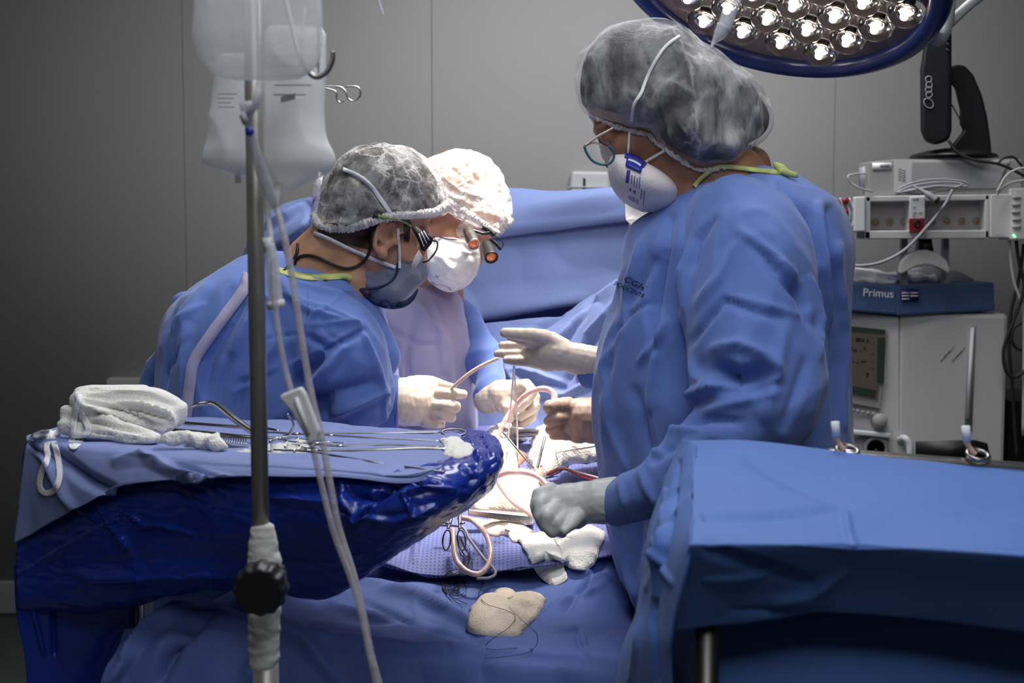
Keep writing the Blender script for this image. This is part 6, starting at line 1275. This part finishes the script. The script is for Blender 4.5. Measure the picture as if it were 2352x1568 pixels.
rp = link('button_panel', prism([(2330, 432), (2430, 430), (2430, 552), (2324, 550)], YR-.03, .1), 'equip', rk, smooth=False); bevel(rp, .003)
for i in range(5): link('button', Vox().ell(P(2335 - (2 if i in (1, 2) else 0), 453+i*17, YR-.03), (Vector((.013, 0, 0)), Vector((0, .005, 0)), Vector((0, 0, .0055))), 16).mesh(.0018, 2), 'equip_grey', rp)
link('power_light', ptube([(2327, 539, YR-.032), (2332, 545, YR-.032)], 2.5), 'led', rp)
link('brand_lettering', text_on('PHILIPS', 2288, 542, 4, 0, None, YR-.011), 'cable', rk)
for x in (2071, 2166): link('bracket', prism([(x, 546), (x+14, 546), (x+14, 660), (x, 660)], YR+.08, .02), 'cable', rk, smooth=False)
link('bracket_hub', prism([(2118, 546), (2140, 546), (2145, 582), (2112, 582)], YR+.03, .05), 'black', rk)
arc = [(2064, 626), (2068, 602), (2086, 584), (2108, 574), (2130, 573), (2156, 582), (2176, 600), (2183, 622), (2178, 628), (2166, 620), (2148, 612), (2128, 608), (2104, 612), (2082, 624), (2070, 630)]
o = tag(link('swing_handle', prism(arc, YR+.02, .03), 'equip', smooth=False), 'crescent shaped grey handle under the monitoring rack', 'handle'); bevel(o, .004)
pc = thing('processor_box', 'grey metal box with a perforated side lying on top of the rack', 'electronics box', P(2150, 446, YR))
o = link('case', join(prism([(1994, 372), (2058, 366), (2058, 448), (1994, 450)], YR+.02, .1), prism([(2056, 366), (2346, 366), (2346, 446), (2056, 447)], YR+.015, .11)), 'equip_grey', pc, smooth=False); bevel(o, .002)
link('front_frame', prism([(2056, 367), (2318, 367), (2318, 375), (2096, 375), (2096, 440), (2056, 441)], YR+.012, .01), 'equip', pc, smooth=False)
link('perforated_grille', prism([(2095, 373), (2314, 373), (2290, 432), (2092, 434)], YR+.011, .004), 'mesh', pc, smooth=False)
link('bar_code_label', prism([(2004, 374), (2048, 373), (2048, 389), (2004, 390)], YR+.017, .002), 'label', pc)
link('bar_code', join(*[prism([(2022+i*3.2, 377), (2023.6+i*3.2, 377), (2023.6+i*3.2, 384), (2022+i*3.2, 384)], YR+.015, .001) for i in range(7)]), 'ink_dark', pc)
link('case_marks', join(*[prism([(2063+(i % 2)*9, 386+i*3), (2070+(i % 2)*9, 386+i*3), (2070+(i % 2)*9, 387.5+i*3), (2063+(i % 2)*9, 387.5+i*3)], YR+.010, .001) for i in range(10)]), 'cable', pc)
mo = thing('monitor', 'black flat monitor seen edge-on on a curved black stand, on the grey box', 'monitor', P(2200, 362, YR+.05))
o = link('display_housing', prism([(2124, 88), (2136, 50), (2160, 30), (2178, 34), (2186, 80), (2186, 300), (2180, 322), (2150, 334), (2124, 326), (2114, 300), (2113, 160)], YR+.0, .30, (2150, 180)), 'black', mo, smooth=False); bevel(o, .012, 3)
link('vent', join(*[ptube([(2173, 60+i*13, YR-.003), (2184, 68+i*13, YR-.003)], 2) for i in range(5)]), 'rubber', mo)
ems = [(2133, 182, 7), (2134, 195, 7), (2133, 206, 7), (2134, 217, 7), (2133, 237, 9)]
link('looped_emblem', join(*[ring(P(x, y, YR-.002), (0, -1, 0), R(r_, YR), .0013, 20, 6, 1.0 if r_ < 9 else 1.4) for x, y, r_ in ems]), 'cable', mo)
o = link('stand', prism([(2176, 160), (2192, 148), (2216, 150), (2236, 172), (2256, 220), (2268, 270), (2276, 330), (2278, 362), (2190, 362), (2180, 340), (2196, 322), (2212, 300), (2204, 285), (2204, 250), (2192, 200), (2182, 192)], YR+.07, .09, (2220, 260)), 'black', mo, smooth=False); bevel(o, .008)
link('base', lathe(P(2190, 362, YR+.10), (0, 0, 1), [(.115, 0), (.11, .008), (.07, .018), (.03, .024)], 36), 'black', mo)
cable('cable', 'tangled grey monitor cable coiled on top of the rack', [(2060, 446, YR-.02), (2075, 428, YR-.03), (2120, 415, YR-.03), (2170, 412, YR-.03), (2215, 418, YR-.03), (2222, 428, YR-.03), (2180, 428, YR-.04), (2120, 432, YR-.04), (2080, 440, YR-.04), (2110, 444, YR-.04), (2160, 438, YR-.05), (2210, 424, YR-.05), (2170, 418, YR-.045), (2100, 426, YR-.05), (2062, 442, YR-.05), (2100, 436, YR-.055), (2150, 428, YR-.055), (2200, 430, YR-.05)], 2.6, 'cable', 'cable')
cable('cable', 'grey cable hanging diagonally across the rack front to the left', [(2188, 436, YR-.06), (2170, 470, YR-.06), (2130, 520, YR-.06), (2080, 572, YR-.06), (2030, 600, YR-.06), (1980, 610, YR-.06), (1935, 606, YR-.05)], 3.6, 'cable', 'cable')
o = cable('cable_connector', 'thick grey plug dangling over the top edge of the rack', [(2094, 425, YR-.05), (2118, 438, YR-.06), (2134, 448, YR-.065), (2150, 460, YR-.07)], [2.5, 4, 8, 8], 'cable', 'plug')
link('plug_end', ptube([(2148, 457, YR-.071), (2155, 462, YR-.072)], 8.2), 'rubber', o)
cable('cable', 'pale cable curving out left of the grey box', [(2004, 440, YR), (1975, 432, YR-.01), (1955, 420, YR-.01), (1948, 405, YR-.01), (1962, 400, YR), (1990, 398, YR+.03)], 2.4, 'cable_w', 'cable')
random.seed(9)
tag(link('connector_block', prism([(1978, 385), (1992, 380), (1994, 436), (1980, 434)], YR+.05, .03), 'cable'), 'dark grey connector on the left end of the box', 'connector')
for lab, pts, r, m_ in (('thick black cable sweeping right from the monitor foot', [(2178, 322, YR), (2200, 350, YR-.01), (2240, 368, YR-.02), (2290, 376, YR-.02), (2330, 392, YR-.02), (2380, 420, YR-.02)], 3.4, 'rubber'),
                        ('black cable looping above the right end of the box', [(2290, 376, YR-.02), (2308, 362, YR-.02), (2330, 362, YR-.02), (2346, 380, YR-.02), (2370, 400, YR-.02)], 3, 'rubber'),
                        ('thin black cable between the monitor and its stand', [(2186, 240, YR+.02), (2196, 258, YR+.02), (2206, 276, YR+.02)], 1.6, 'rubber'),
                        ('pale cable curving down beside the perforated grille', [(2352, 414, YR-.03), (2320, 420, YR-.03), (2300, 434, YR-.03), (2290, 446, YR-.03)], 3, 'cable_w'),
                        ('pale cable rising to the right end of the box', [(2290, 440, YR-.035), (2310, 405, YR-.035), (2332, 390, YR-.035), (2360, 384, YR-.035)], 2.5, 'cable_w'),
                        ('long black cable hanging down at the right picture edge', [(2334, 552, YR), (2340, 600, YR), (2352, 660, YR), (2330, 730, YR), (2306, 800, YR), (2310, 850, YR), (2330, 866, YR), (2356, 850, YR)], 4, 'rubber'),
                        ('beige cable hanging beside the black ones on the right', [(2318, 552, YR+.01), (2322, 600, YR+.01), (2330, 650, YR+.01), (2344, 690, YR+.01), (2352, 740, YR+.01), (2350, 1000, YR+.01)], 3.4, 'cable_w'),
                        ('second black cable crossing behind the beige one', [(2352, 560, YR+.03), (2340, 640, YR+.03), (2322, 720, YR+.03), (2318, 800, YR+.03), (2326, 900, YR+.03), (2336, 1050, YR+.03)], 4, 'rubber'),
                        ('small coil of black cable by the machine side', [(2352, 740, YR+.02), (2330, 752, YR+.02), (2324, 780, YR+.02), (2336, 800, YR+.02), (2360, 806, YR+.02)], 3.4, 'rubber')):
    cable('cable', lab, pts, r, m_, 'cable')
pad('plastic_wrappers', 'crumpled clear and white plastic wrappers lying on the blue machine top', [[(1930, 634, YM+.02, 14), (1975, 634, YM+.02, 14), (2020, 642, YM+.02, 10), (2050, 646, YM+.02, 8)], [(1940, 618, YM+.08, 8), (2000, 628, YM+.08, 8), (2090, 634, YM+.08, 8), (2150, 640, YM+.08, 8)]],
    'bag_full', .007, 1, [((16, 16, 30), .014, 'r', 3)], None, 'wrappers')
tag(link('dark_tray', prism([(2060, 628), (2130, 616), (2200, 622), (2236, 640), (2236, 650), (2060, 650)], YM+.10, .1), 'cable'), 'dark flat item behind the wrappers on the machine top', 'tray')
tag(link('equipment_case', box_me(P(2318, 900, 4.0).x, P(2318, 900, 4.0).x+.3, 4.0, 4.3, 0, P(0, 920, 4.0).z), 'black', smooth=False), 'dark equipment case standing at the right picture edge behind the cables', 'equipment case')
# wall items
wp = thing('wall_dispenser', 'white wall unit with a dark slot, just above the blue screen', 'wall unit', P(1350, 450, YB))
o = link('housing', prism([(1312, 392), (1400, 394), (1404, 470), (1306, 470)], YB-.05, .05), 'white_pl', wp, smooth=False); bevel(o, .01)
link('slot', prism([(1339, 409), (1345, 409), (1345, 445), (1339, 445)], YB-.053, .004), 'black', wp); link('light_strip', prism([(1306, 428), (1400, 428), (1400, 430.5), (1306, 430.5)], YB-.054, .004), 'label', wp)
wr_ = tag(link('wall_rail', prism([(243, 872), (250, 868), (470, 868), (470, 888), (243, 888)], YB-.04, .04), 'equip_grey', smooth=False), 'low grey rail on the wall left of the surgeon\'s back', 'wall rail'); bevel(wr_, .004)
